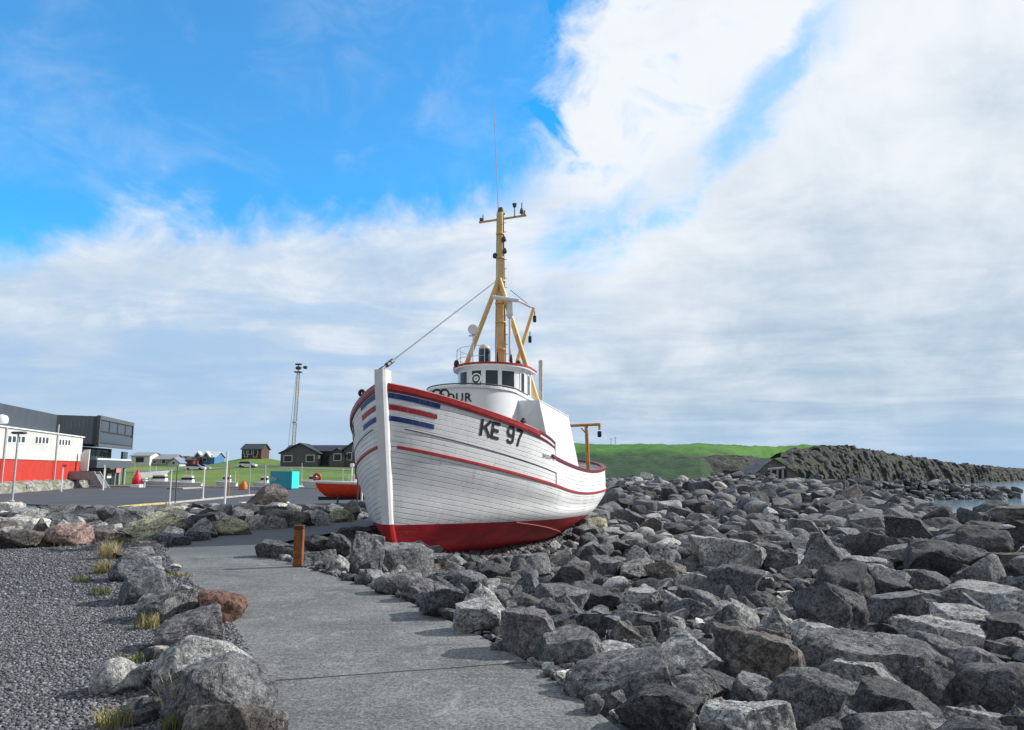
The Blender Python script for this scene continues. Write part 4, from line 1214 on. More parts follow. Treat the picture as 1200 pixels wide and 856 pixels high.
# turquoise container on the quay
ct = empty('container_kiosk', at_z(335, 573, AZ0)); tag(ct, 'turquoise container on the quay with pale end and white drawing', 'container')
cz = AZ0; c0 = np.array(at_z(316, 573.2, cz)); c1 = np.array(at_z(341, 574.2, cz)); c2 = np.array(at_z(353.5, 573.4, cz)); zt = at_y(341, 552.5, c1[1])[2]
c2 = c1 + np.array([c2[0] - c1[0], 1.6, 0]); c3 = c0 + (c2 - c1)
b_ = MB(); b_.prism([c0[:2], c1[:2], c2[:2], c3[:2]], cz + .1, zt); b_.build('body', siding('turquoise', (.015, .33, .44), 'V', .22), ct)
fd = Face(c1, c2[:2] - c1[:2]); b_ = MB(); Lq = np.linalg.norm(c2[:2] - c1[:2]); fd.ubox(b_, .05, Lq - .02, cz + .15, zt - .05, .05, .1); b_.build('end_panel', paint('bright_turquoise', (.04, .76, .80), .5, .05), ct)
fl = Face(c0, c1[:2] - c0[:2]); b_ = MB()
for i, (a, e, g, h_) in enumerate(((.35, 1.0, .55, .95), (.55, 1.3, 1.1, 1.4), (1.2, 1.6, .7, 1.2), (.3, .5, 1.0, 1.5))): fl.ubox(b_, a, e, zt - .35 - h_ * .6, zt - .35 - g * .6, .03 + .003 * i, .02)
b_.build('drawing', paint('pale_blue', (.30, .52, .60), .6), ct)
b_ = MB(); b_.prism([c0[:2], c1[:2], c2[:2], c3[:2]], cz, cz + .098); b_.build('base_frame', M['darksteel'], ct)


# orange open boat on the hard
def small_boat(name, label, bow_xyz, heading, L, B, H, hullm, topm, cabin=None, keelm=None, group=None):
    t = empty(name, bow_xyz); tag(t, label, 'boat', group); dx, dy = math.cos(heading), math.sin(heading)
    def W(s, u, z): return (bow_xyz[0] + s * dx - u * dy, bow_xyz[1] + s * dy + u * dx, bow_xyz[2] + z)
    def prof(s): f = s / L; return B / 2 * (min(1, (f / .42)) ** .62 if f < .42 else 1 - .12 * ((f - .42) / .58) ** 2)
    S = np.concatenate([np.linspace(0, .25 * L, 10), np.linspace(.3 * L, L, 14)])
    sheer = lambda s: H * (1 + .16 * (1 - s / L) ** 2)
    b = MB()
    for sd_ in (1, -1):
        rows = []
        for s in S:
            p = prof(s) + .02; off = .35 * (1 - s / L) ** 2
            rows.append([W(s + 1.05 * H * (1 - s / L) ** 3, sd_ * .05, .05), W(s + .66 * H * (1 - s / L) ** 3, sd_ * p * (.55 + .1 * s / L), H * .18), W(s + .24 * H * (1 - s / L) ** 3, sd_ * p * .92, H * .55), W(s, sd_ * p, sheer(s) - .12)])
        b.grid(rows)
    e = prof(L) + .02; b.face([W(L, -.05, .05), W(L, -e * .65, H * .18), W(L, -e * .92, H * .55), W(L, -e, sheer(L) - .12), W(L, e, sheer(L) - .12), W(L, e * .92, H * .55), W(L, e * .65, H * .18), W(L, .05, .05)])
    b.build('hull', hullm, t, True, 50)
    b = MB()
    for sd_ in (1, -1):
        rows = []
        for s in S: p = prof(s) + .02; rows.append([W(s - .02, sd_ * (p + .01), sheer(s) - .13), W(s - .03, sd_ * (p + .04), sheer(s) - .02), W(s, sd_ * (p + .01), sheer(s) + .05), W(s + .1, sd_ * max(p - .12, 0), sheer(s) + .04), W(s + .1, sd_ * max(p - .14, 0), sheer(s) - .3)])
        b.grid(rows)
    b.grid([[W(s, u * max(prof(s) - .1, .01), sheer(s) - .25) for u in (-1, 0, 1)] for s in S])
    b.build('gunwale', topm, t)
    if keelm:
        b = MB(); b.grid([[W(s, -.04, -.12), W(s, -.04, .12), W(s, .04, .12), W(s, .04, -.12)] for s in np.linspace(.25, L, 5)], True); b.build('keel', keelm, t)
    if cabin:
        s0, s1, hh = cabin; b = MB(); c = W((s0 + s1) / 2, 0, H + hh / 2 - .1); b.box(c, (s1 - s0, B * .62, hh), heading, .86, .06); cb = b.build('cabin', M['white_clean'], t)
        b = MB(); c = W((s0 + s1) / 2, 0, H + hh * .62 - .1); b.box(c, ((s1 - s0) * .93, B * .60, hh * .30), heading, .97); b.build('cabin_window', M['glass'], cb)
    return t


ORNG = paint('orange_hull', (.80, .065, .02), .4, .08, 4, .06)
ob_z = AZ0 + .55; obp = at_y(369, 569.5, 52.0); obp = (obp[0], 52.0, ob_z - .15)
ob = small_boat('open_boat', 'orange open boat with white gunwale propped ashore beside the big boat', obp, R(14), 6.6, 2.1, 1.05, ORNG, M['white_clean'], keelm=M['black'])
b_ = MB()
for s_, u_ in ((1.6, -.55), (1.6, .55), (4.6, -.7), (4.6, .7)):
    c = (obp[0] + s_ * math.cos(R(14)) - u_ * math.sin(R(14)), obp[1] + s_ * math.sin(R(14)) + u_ * math.cos(R(14))); b_.tube((c[0], c[1], AZ0), (c[0], c[1], ob_z + .1), .07, n=8)
b_.build('prop', M['darksteel'], ob)
ex = at_y(385, 562, 52.6)
b_ = MB(); b_.tube((ex[0] + 1.6, ex[1] + .3, ex[2] - .5), (ex[0] + 1.6, ex[1] + .3, ex[2] + 1.0), .05, n=8); b_.box((ex[0] + 1.6, ex[1] + .3, ex[2] + 1.0), (.3, .3, .25), .2, bev=.05); b_.build('light_mast', M['white_clean'], ob)
b_ = MB(); b_.box((ex[0] + 2.2, ex[1] + .4, ex[2] + .1), (.9, .5, .6), .2, bev=.1); b_.build('engine_box', M['white_clean'], ob)

# red buoy, orange skip and other quay objects
by = at_z(160, 571.8, AZ0); t = empty('harbour_buoy', by); tag(t, 'stubby pinkish red buoy on a white block at the quay', 'buoy')
b_ = MB(); b_.lathe((by[0], by[1], AZ0 + .45), [(.55, 0), (.62, .1), (.62, .75), (.48, .95), (.30, 1.35), (.16, 1.6), (.14, 1.85)], 18); b_.build('float', paint('buoy_red', (.62, .03, .055), .4), t, True, 40)
b_ = MB(); b_.box((by[0], by[1], AZ0 + .22), (1.25, 1.25, .45), .1, bev=.05); b_.build('block', M['white_clean'], t)
b_ = MB(); b_.box((by[0] + .95, by[1] + .2, AZ0 + .9), (.5, .5, .16), bev=.03); b_.box((by[0] + .95, by[1] + .2, AZ0 + 1.2), (.5, .5, .16), bev=.03); b_.tube((by[0] + .95, by[1] + .2, AZ0), (by[0] + .95, by[1] + .2, AZ0 + 1.3), .08, n=8); b_.build('step_box', M['white_clean'], t)
p = at_z(285.5, 574.2, AZ0); b_ = MB(); b_.lathe((p[0], p[1], AZ0), [(.40, 0), (.46, .06), (.38, .55), (.24, .95), (.16, 1.02)], 12); b_.box((p[0] - .35, p[1], AZ0 + .35), (.5, .5, .7), .2, .9, .05)
tag(b_.build('mooring_buoy', paint('buoy_orange', (.60, .16, .03), .5), None, True, 40), 'orange buoy standing on the quay among the thin masts', 'buoy')
p = at_y(371.5, 559.5, 80); b_ = MB(); b_.ring(p, (0, 1, .1), .34, .16, 22, 10); b_.tube((p[0], p[1], p[2]), (p[0], p[1], AZ0), .05, n=8)
tag(b_.build('life_ring', paint('ring_red', (.55, .08, .05), .5), None, True, 40), 'red life ring on a post behind the orange boat bow', 'life ring')
for x0, x1, y0, lab in ((163, 206, 566.5, 'white cabin boat by the red buoy, lying in the marina'), (199, 236, 568.0, 'white motor boat with long cabin window between two thin poles'), (296, 306, 568.5, 'white boat beside the orange buoy on the quay'), (353, 366, 567.0, 'white boat just behind the turquoise container end'), (252, 266, 567.5, 'grey white boat bow behind the tall white flagpole')):
    D = 112.0; a = at_y(x0, y0, D); c = at_y(x1, y0, D); L = c[0] - a[0]
    sc_ = max(L, 3.2)
    small_boat('marina_boat', lab, (a[0], D, a[2] - 1.0), R(6), sc_, min(2.6, sc_ * .38), 1.25, M['white_clean'], M['white_clean'], cabin=(sc_ * .36, sc_ * .72, 1.15), group='boats moored in the marina')

# parked cars on the hill road


def car(label, px, py, D, L, colm, rz):
    p = at_y(px, py, D); t = empty('parked_car', (p[0], p[1], th(p[0], p[1]) if False else p[2])); tag(t, label, 'car', 'cars on the hill road')
    cs, sn = math.cos(rz), math.sin(rz)
    def W(x, y, z): return (p[0] + x * cs - y * sn, p[1] + x * sn + y * cs, p[2] + z)
    prof_ = [(-L / 2, .35), (-L / 2, .8), (-L * .30, .95), (L * .5 - .9, .9), (L / 2, .72), (L / 2, .35)]
    b = MB(); b.grid([[W(x, y, z) for x, z in prof_] for y in (-.85, .85)]); b.face([W(x, -.85, z) for x, z in prof_]); b.face([W(x, .85, z) for x, z in prof_]); b.build('body', colm, t)
    b = MB(); cab = [(-L * .42, .93), (-L * .34, 1.42), (L * .12, 1.45), (L * .30, .92)]
    b.grid([[W(x, y, z) for x, z in cab] for y in (-.72, .72)]); b.face([W(x, -.72, z) for x, z in cab]); b.face([W(x, .72, z) for x, z in cab]); b.build('cabin', M['glass'], t)
    for x in (-L * .3, L * .3):
        for y in (-.86, .86): b = MB(); b.tube(W(x, y - .1, .32), W(x, y + .1, .32), .32, n=14); b.build('wheel', M['black'], t)


car('white car on the hill road below the blue house', 228.5, 551.8, 165, 4.4, M['white_clean'], .1)
car('silver car just ahead of the white car below blue house', 236, 551.5, 168, 4.0, M['steel'], .1)
car('white car parked below the dark brown house', 289.5, 548.2, 176, 4.4, M['white_clean'], 0.0)
# hill road, low harbour wall
def ribbon(name, pts, wdt, mat, lift=.03):
    L = []
    for i, q in enumerate(pts):
        a = np.array(pts[max(i - 1, 0)][:2]); c = np.array(pts[min(i + 1, len(pts) - 1)][:2]); t_ = (c - a) / np.linalg.norm(c - a); nn = np.array([-t_[1], t_[0]]) * wdt / 2
        L.append([(q[0] - nn[0] * f, q[1] - nn[1] * f, th(q[0] - nn[0] * f, q[1] - nn[1] * f) + lift) for f in (-1, -.33, .33, 1)])
    b = MB(); b.grid(L); return tag(b.build(name, mat), kind='structure')


ribbon('hill_road', [((px - 600) / F * D, D) for px, D in ((150, 156), (180, 158), (210, 162), (235, 166), (262, 172), (290, 178), (330, 178), (420, 172))], 5.0, paint('hill_asphalt', (.16, .165, .17), .9))
b_ = MB(); a = at_y(163, 562, 138); c = at_y(207, 557, 150); a2 = at_y(163, 553.5, 142)
b_.grid([[(a[0], a[1], a[2]), (a[0], a[1] + 2, a2[2])], [(c[0], c[1] - 6, a[2] + .1), (c[0], c[1] - 3, a2[2] + .3)]]); b_.slab([(a[0], 138, -2), (c[0], 145, -2), (c[0], 145, a2[2]), (a[0], 138, a2[2])], (0, 1, 0), .6)
tag(b_.build('harbour_wall', CON), 'long pale grey harbour wall beyond the red buoy', 'wall')

# poles, lamp post, signs
def pole(name, label, px, y0, y1, w_px, mat, cat='pole', z=AZ0, group=None, extra=None, pxt=None):
    p = at_z(px, y1, z); top = at_y(px if pxt is None else pxt, y0, p[1]); r = w_px / 2 / F * p[1]
    b = MB(); b.tube((p[0], p[1], z), (p[0], p[1], top[2]), r, r * .8, 10)
    t = empty(name, p); tag(t, label, cat, group); b.build('shaft', mat, t)
    b = MB(); b.lathe((p[0], p[1], z), [(r * 2.2, 0), (r * 2.2, .05), (r * 1.2, .12)], 12); b.build('foot', M['steel'], t)
    if extra: extra(t, p, top[2], r)
    return t


def lamp_head(t, p, z, r):
    b = MB(); b.box((p[0] + .05, p[1], z + .08), (1.05, .5, .16), 0, .9, .04); b.build('lamp_head', M['darksteel'], t)
    b = MB(); b.box((p[0] + .05, p[1], z - .02), (.8, .36, .05)); b.build('lens', M['white_clean'], t)


pole('street_lamp', 'grey street lamp with flat dark head in front of the red and white wall', 14, 508.5, 588, 2.6, M['steel'], 'street lamp', extra=lamp_head)


def sign_round(t, p, z, r):
    b = MB(); b.lathe((p[0], p[1], z - .1), [(.10, 0), (.30, .12), (.34, .45), (.30, .78), (.1, .9)], 16); b.build('globe', paint('globe_cream', (.62, .45, .26), .4), t, True)


pole('globe_lamp', 'short post with a rounded cream globe by the street lamp', 10.5, 551, 577, 1.6, M['steel'], 'lamp', extra=sign_round)
pole('white_post', 'short white post in front of the outside stairs', 71.5, 545, 576.5, 1.4, M['white_clean'], extra=lambda t, p, z, r: MB().box((p[0] + .15, p[1], z - .1), (.5, .1, .25)).build('plate', paint('plate_red', (.45, .06, .05)), t))
pole('white_post', 'white post at the foot of the outside stairs', 120.5, 545, 575, 1.3, M['white_clean'])
for px, y0, y1, wp, lab, pxt in ((198.5, 550, 591, 1.5, 'thin white pole beside the yellow kerb end', None), (205, 546, 592, 1.1, 'dark thin pole close to the yellow kerb end', None), (237.5, 547, 585, 2.0, 'thin white pole rising from the pale kerb bend', None), (263, 529, 593, 2.6, 'tallest white flagpole standing behind the pale rocks', None), (267.5, 545, 583, 1.6, 'rusty tinted pole just behind the tallest white flagpole', None), (291.5, 543, 581, 1.6, 'thin grey pole next to the orange buoy', None), (309.5, 545, 579, 2.2, 'grey pole between the standing stone and turquoise container', None), (423.5, 541, 600, 2.4, 'white pole against the starboard bow of the big boat', None)):
    pole('thin_pole', lab, px, y0, y1, wp, M['steel'] if 'grey' in lab else (M['rustochre'] if 'rusty' in lab else (M['darksteel'] if 'dark' in lab else M['white_clean'])))
pole('orange_marker', 'orange banded marker post behind the orange boat', 418.5, 533, 592, 2.0, M['darksteel'], 'marker post', extra=lambda t, p, z, r: MB().lathe((p[0], p[1], z - 1.7), [(.22, 0), (.22, .55), (.1, .6)], 12).build('band', paint('band_orange', (.5, .12, .05)), t))
# yacht masts in the marina
for i, (px, y0) in enumerate(((158, 541), (176, 545), (183, 547), (218, 548), (225, 550), (276, 552), (279, 553), (322, 552), (354, 543), (342, 549), (402, 549), (409, 556), (413, 553))):
    D = 118 + (i * 7) % 16; a = at_y(px, 566.5, D); c = at_y(px, y0, D); b_ = MB(); b_.tube((a[0], a[1], -2.2), (c[0], c[1], c[2]), .055, .04, 6); b_.tube((a[0] - .6, a[1], a[2] + (c[2] - a[2]) * .6), (a[0] + .6, a[1], a[2] + (c[2] - a[2]) * .6), .02, n=5)
    b_.box((a[0], a[1], -1.65), (3.4, 1.5, .9), .1, 1.0, .3)
    tag(b_.build('moored_dinghy', M['white_clean'] if i % 3 else M['ochre']), 'bare mast of a small moored boat in the marina', 'boat', 'masts in the marina')

# lattice tower on the hill
tw = empty('lattice_tower', at_y(343.5, 524, 230)); tag(tw, 'slender steel lattice tower with lights on top behind the grey house', 'tower')
Dt = 230; base = np.array(at_y(343, 530, Dt)); top = np.array(at_y(349.5, 437, Dt))
b_ = MB(); wd = .62
def lp(f, i): c = base + (top - base) * f; a = i * math.pi * 2 / 3 + .4; r_ = wd * (1 - .25 * f); return c + np.array([r_ * math.cos(a), r_ * math.sin(a), 0])
for i in range(3):
    b_.tube(lp(0, i), lp(1, i), .16, n=6)
    for j in range(22): b_.tube(lp(j / 22, i), lp((j + 1) / 22, (i + 1) % 3), .06, n=4); b_.tube(lp(j / 22, i), lp(j / 22, (i + 1) % 3), .05, n=4)
b_.build('mast', M['steel'], tw)
b_ = MB(); b_.box(top + (0, 0, .2), (2.2, 2.0, .3)); b_.box(top + (0, 0, 1.5), (1.6, 1.2, 1.0), bev=.2); b_.tube(top + (0, 0, 0), top + (0, 0, 2.6), .15, n=6); b_.box(top + (2.2, 0, 1.7), (1.2, .8, 1.0), bev=.2); b_.tube(top + (1, 0, 1.6), top + (2, 0, 1.6), .1, n=5); b_.box(top + (0, 0, 2.7), (2.0, 1.0, .5), bev=.1)
b_.build('lamp_cluster', M['darksteel'], tw)
b_ = MB(); b_.tube(np.array(at_y(337, 530, Dt)), np.array(at_y(347, 440, Dt)), .07, n=5); b_.box(base + (top - base) * .37, (1.3, 1.0, .5)); b_.build('guy_cable', M['steel'], tw)


# ------------------------------------------------------------------ right-hand hill, lava cliff, cave hut
def grass_mat():
    m, k, b = new_mat('grass_slope'); p = k.pos(); n = k.noise(p, .07, 7, .62); n2 = k.noise(p, .6, 6, .7)
    c = k.mix(k.ss(k.add(n, k.mul(n2, .35)), .45, .85), (.018, .085, .008), (.065, .22, .012))
    n5 = k.noise(p, 2.6, 5, .7); c = k.mix(k.mul(k.ss(n5, .45, .70), .55), c, (.10, .20, .025)); c = k.mix(k.mul(k.ss(n5, .50, .34), .5), c, (.010, .045, .006))
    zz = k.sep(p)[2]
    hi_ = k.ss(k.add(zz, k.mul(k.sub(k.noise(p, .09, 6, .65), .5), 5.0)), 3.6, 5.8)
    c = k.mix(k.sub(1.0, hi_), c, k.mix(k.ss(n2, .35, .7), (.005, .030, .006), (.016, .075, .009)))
    c = k.mix(k.mul(k.ss(k.noise(p, .16, 5, .6), .60, .72), .35), c, (.11, .13, .04))
    k.put(b.inputs['Base Color'], c); b.inputs['Roughness'].default_value = .95
    k.put(b.inputs['Normal'], k.bump(n2, .9, .6)); return m


def lava_mat():
    m, k, b = new_mat('lava_rock'); p = k.pos(); n = k.noise(p, .35, 7, .65); n2 = k.noise(k.vm('MULTIPLY', p, (1, 1, .3)), 1.0, 6, .7); nz = k.sep(k.node('ShaderNodeNewGeometry').outputs['Normal'])[2]
    n4 = k.noise(k.vm('MULTIPLY', p, (1, 1, 1.6)), 1.7, 6, .75)
    c = k.mix(k.ss(n2, .35, .7), (.026, .027, .027), (.115, .115, .112))
    c = k.mix(k.mul(k.ss(n4, .52, .68), .6), c, (.21, .21, .20))
    c = k.mix(k.mul(k.ss(n4, .45, .34), .7), c, (.02, .02, .02))
    c = k.mix(k.mul(k.ss(n, .55, .72), .5), c, (.12, .12, .10))
    c = k.mix(k.mul(k.ss(k.noise(p, .22, 5), .5, .62), k.mul(k.ss(k.noise(p, 1.2, 3), .4, .6), .75)), c, (.055, .085, .022))
    k.put(b.inputs['Base Color'], c); b.inputs['Roughness'].default_value = .9
    k.put(b.inputs['Normal'], k.bump(k.add(n, n2), 1.0, 1.2)); return m


def hill_profile(azs):                                   # skyline height above eye, from the silhouette
    xs = [640, 700, 760, 850, 930, 990, 1050, 1110, 1160, 1210]; ys = [525, 523.5, 522.5, 522, 522.5, 525, 535, 545, 551, 554]
    return np.interp(azs * F + 600, xs, ys)


azs = np.linspace(-.02, .60, 150); rows = []
for t in np.concatenate([np.linspace(0, 1, 26), [1.25, 1.7, 2.6]]):
    row = []
    for a in azs:
        Dc = 205 if a < .30 else 205 + (a - .30) * 330
        D0 = 92 if a < .26 else 92 + (min(a, .34) - .26) / .08 * 100
        if a > .34: D0 = Dc - 14
        D = D0 + (Dc - D0) * min(t, 1) + max(0, t - 1) * 220
        yy = float(hill_profile(np.array([a]))[0]); zt = (550 - yy) / F * Dc + EYE
        zb = -.9 if a < .34 else SEA_Z - .5
        f = min(t, 1)
        z = zb + (zt - zb) * (f ** .62) if t <= 1 else zt - (t - 1) * 2.0
        row.append((a * D, D, z))
    rows.append(row)
A = np.array(rows); n_ = fbm(A.reshape(-1, 3) * (.06, .06, .02), 4, 11).reshape(A.shape[:2]); n2_ = fbm(A.reshape(-1, 3) * (.4, .4, .2), 3, 12).reshape(A.shape[:2])
A[:, :, 2] += n_ * .8 * np.clip(np.linspace(0, 3, A.shape[0]), 0, 1)[:, None] + n2_ * .30
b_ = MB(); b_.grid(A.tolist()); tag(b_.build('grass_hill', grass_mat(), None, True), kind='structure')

LAVA = lava_mat()


def cliff(name, px0, px1, topf, botf, Df, depth, seed, amp=1.5, n=160, rows_n=22):
    X = np.linspace(px0, px1, n); rows = []
    for t in np.concatenate([np.linspace(0, 1, rows_n), [1.08, 1.3]]):
        row = []
        for px in X:
            D = Df(px); f = min(t, 1); y = botf(px) + (topf(px) - botf(px)) * f
            p = np.array(at_y(px, y, D + depth * (f ** 1.6)))
            if t > 1: p = p + np.array([0, (t - 1) * 30, -(t - 1) * 6])
            row.append(p)
        rows.append(row)
    A = np.array(rows); P = A.reshape(-1, 3)
    col = fbm(P * (.45, .45, .10), 3, seed); blk = np.abs(fbm(P * (.8, .8, .6), 4, seed + 3)); big = fbm(P * (.07, .07, .05), 2, seed + 6)
    dis = (amp * .5 * col + amp * .42 * blk + amp * .5 * big).reshape(A.shape[:2])
    edge = np.clip((np.arange(A.shape[0]) / rows_n), 0, 1)[:, None]
    A[:, :, 1] -= dis; A[:, :, 2] += (amp * .22 * fbm(P * (.45, .45, .3), 3, seed + 8)).reshape(A.shape[:2]) * np.clip(edge * 3, 0, 1)
    b = MB(); b.grid(A.tolist()); return tag(b.build(name, LAVA, None, True, 30), kind='structure')


ci = lambda pts: (lambda x: float(np.interp(x, *zip(*pts))))
cliff('cliff', 915, 1260, ci([(915, 530), (935, 524), (960, 522.5), (990, 522), (1000, 524.5), (1050, 532.5), (1110, 541.5), (1130, 544), (1165, 547), (1200, 549.5), (1260, 552)]), ci([(915, 560), (1000, 563), (1050, 568), (1130, 573), (1260, 572)]), ci([(915, 150), (990, 160), (1060, 188), (1130, 215), (1170, 250), (1260, 330)]), 9, 21, 1.9, 420, 34)
cliff('lava_outcrop', 772, 912, ci([(772, 550), (800, 545), (820, 535.5), (850, 533), (880, 534), (900, 540), (912, 547)]), ci([(772, 556), (912, 560)]), ci([(772, 118), (912, 122)]), 7, 31, 1.0, 120, 16)
# cave hut: gabled stone mound with a timber doorway
hz = on_ground(905, 566)
ht = empty('cave_hut', at_y(906, 563, 108)); tag(ht, 'small gabled stone hut with pale timber posts among the far boulders', 'hut'); Dh = 108
P = lambda x, y, dd=0: np.array(at_y(x, y, Dh + dd))
b_ = MB(); out_ = [P(880, 560), P(897, 545), P(907, 537.5), P(918, 544), P(936, 556), P(940, 562)]; bk = [q + np.array([0, 7, .2]) for q in out_]
rows = []
for f in np.linspace(0, 1, 8):
    rr = []
    for i in range(len(out_) - 1):
        for g in np.linspace(0, 1, 9)[:-1]: rr.append((out_[i] * (1 - g) + out_[i + 1] * g) * (1 - f) + (bk[i] * (1 - g) + bk[i + 1] * g) * f)
    rows.append(rr)
A = np.array(rows); A[:, :, 2] += .16 * fbm(A.reshape(-1, 3) * 1.2, 3, 41).reshape(A.shape[:2]); A[:, :, 1] += .3 * fbm(A.reshape(-1, 3) * 1.0, 3, 44).reshape(A.shape[:2])
b_.grid(A.tolist()); b_.face([tuple(q + np.array([0, .4, 0])) for q in out_] + [tuple(P(940, 570)), tuple(P(880, 570))]); b_.build('mound', rock_mat('mound_rock', rgb=(.20, .20, .20)), ht)
b_ = MB(); TIM = paint('grey_timber', (.34, .33, .31), .85, .2, 4, .2)
b_.box(P(911, 555, -.8), (2.6, .5, 1.3)); b_.build('doorway', M['black'], ht)
for px in (903.5, 911, 917): b_ = MB(); b_.tube(P(px, 562, -1.2), P(px, 550.5, -1.2), .16, n=8); b_.build('post', TIM, ht)
b_ = MB(); b_.tube(P(900, 550.5, -1.2), P(920, 548.5, -1.2), .18, n=8); b_.build('lintel', TIM, ht)
pole('white_post', 'tiny white post among the far boulders before the lava outcrop', 861, 551, 561, 2.0, M['white_clean'], z=-.6)
b_ = MB(); p = at_y(940, 565, 104); b_.box((p[0], p[1], p[2] - .4), (.9, .7, 1.6), .2, .9, .1); tag(b_.build('gate_post', paint('lichen_post', (.30, .31, .16), .9, .3, 3, .4)), 'yellowish stone post beside the cave hut', 'post')
for px, yb, hpx in ((716, 522.5, 9), (721, 522.5, 10)):
    b_ = MB(); a = at_y(px, yb + 2, 240); c = at_y(px, yb - hpx, 240); b_.tube(a, c, .08, n=5); b_.tube((c[0] - .6, c[1], c[2] - .3), (c[0] + .6, c[1], c[2] - .3), .05, n=5)
    tag(b_.build('utility_pole', M['darksteel']), 'far thin utility pole on the skyline of the grass hill', 'pole', 'utility poles on the hill')


# ------------------------------------------------------------------ boulders
def ico(sub):
    import bmesh
    bm = bmesh.new(); bmesh.ops.create_icosphere(bm, subdivisions=sub, radius=1.0)
    V = np.array([v.co[:] for v in bm.verts]); Fc = np.array([[v.index for v in f.verts] for f in bm.faces]); bm.free(); return V, Fc


ICO = {s: ico(s) for s in (2, 3, 5, 6)}


def rock_verts(kind, seed, sub):
    r = np.random.default_rng(seed); V, Fc = ICO[sub]; V = V.copy()
    S = {'block': (1.0, .85, .8), 'slab': (1.0, .85, .7), 'round': (1, .9, .8), 'point': (.85, .8, 1.1)}[kind] * r.uniform(.85, 1.15, 3)
    ncut = {'block': 13, 'slab': 12, 'round': 16, 'point': 12}[kind]
    nrm = r.normal(size=(ncut, 3)); nrm /= np.linalg.norm(nrm, axis=1)[:, None]
    if kind == 'slab': nrm[0] = (r.normal() * .12, r.normal() * .12, 1); nrm[1] = (r.normal() * .1, r.normal() * .1, -1)
    if kind == 'block': nrm[0] = (r.normal() * .25, r.normal() * .25, 1); nrm[1] = (r.normal() * .3, -1, r.normal() * .3); nrm[2] = (1, r.normal() * .3, r.normal() * .35); nrm[3] = (-1, r.normal() * .3, r.normal() * .3)
    if kind == 'point':
        for i in range(5): a = i * 1.256 + r.uniform(-.4, .4); nrm[i] = (math.cos(a), math.sin(a), r.uniform(.35, .65))
    nrm /= np.linalg.norm(nrm, axis=1)[:, None]
    dd = r.uniform(*{'block': (.42, .70), 'slab': (.45, .75), 'round': (.66, .86), 'point': (.42, .62)}[kind], ncut)
    if kind == 'slab': dd[:2] = r.uniform(.28, .42, 2)
    V = V + .10 * fbm(V * 1.1, 2, seed)[:, None] * V
    soft = .022 if kind != 'round' else .05
    for n_, d_ in zip(nrm, dd):
        # slightly warped cutting plane so that faces are not dead flat
        h = V @ n_ - d_
        wv = .035 * fbm(V * 2.2 + n_ * 5, 3, seed + 5) if sub > 3 else 0
        h = h + wv
        ex = .5 * (h + np.sqrt(h * h + soft ** 2)) - .0
        V = V - n_ * np.where(h > -.2, ex, 0)[:, None]
    V = V * S
    if sub > 3:
        nn = V / np.linalg.norm(V, axis=1)[:, None]
        q = fbm(V * 3.0, 4, seed + 9, .55); chips = np.abs(fbm(V * 5.0, 3, seed + 13, .6))
        V = V + nn * (.034 * q - .055 * np.clip(.32 - chips, 0, 1) + .013 * fbm(V * 14, 3, seed + 17, .65))[:, None]
    mn, mx = V.min(0), V.max(0); return (V - (mn + mx) / 2) / (mx - mn), Fc


ROCK = rock_mat('basalt')
TONES = {'D': (.082, .086, .092), 'G': (.162, .169, .177), 'B': (.130, .142, .157), 'P': (.31, .316, .315), 'L': (.178, .174, .186), 'N': (.150, .137, .128), 'R': (.175, .098, .078), 'Y': (.40, .395, .28), 'K': (.31, .225, .205), 'W': (.52, .515, .49)}
KINDS = {'b': 'block', 's': 'slab', 'r': 'round', 'p': 'point'}
NV = {'block': 16, 'slab': 9, 'round': 9, 'point': 8}
LIB = {}
for kd, n in NV.items():
    LIB[kd] = []
    for i in range(n):
        V, Fc = rock_verts(kd, 100 * len(LIB) + i * 7 + 3, 5)
        me = bpy.data.meshes.new('boulder_' + kd); me.from_pydata(V.tolist(), [], Fc.tolist()); me.materials.append(ROCK)
        me.shade_smooth(); me.set_sharp_from_angle(angle=R(38)); LIB[kd].append(me)

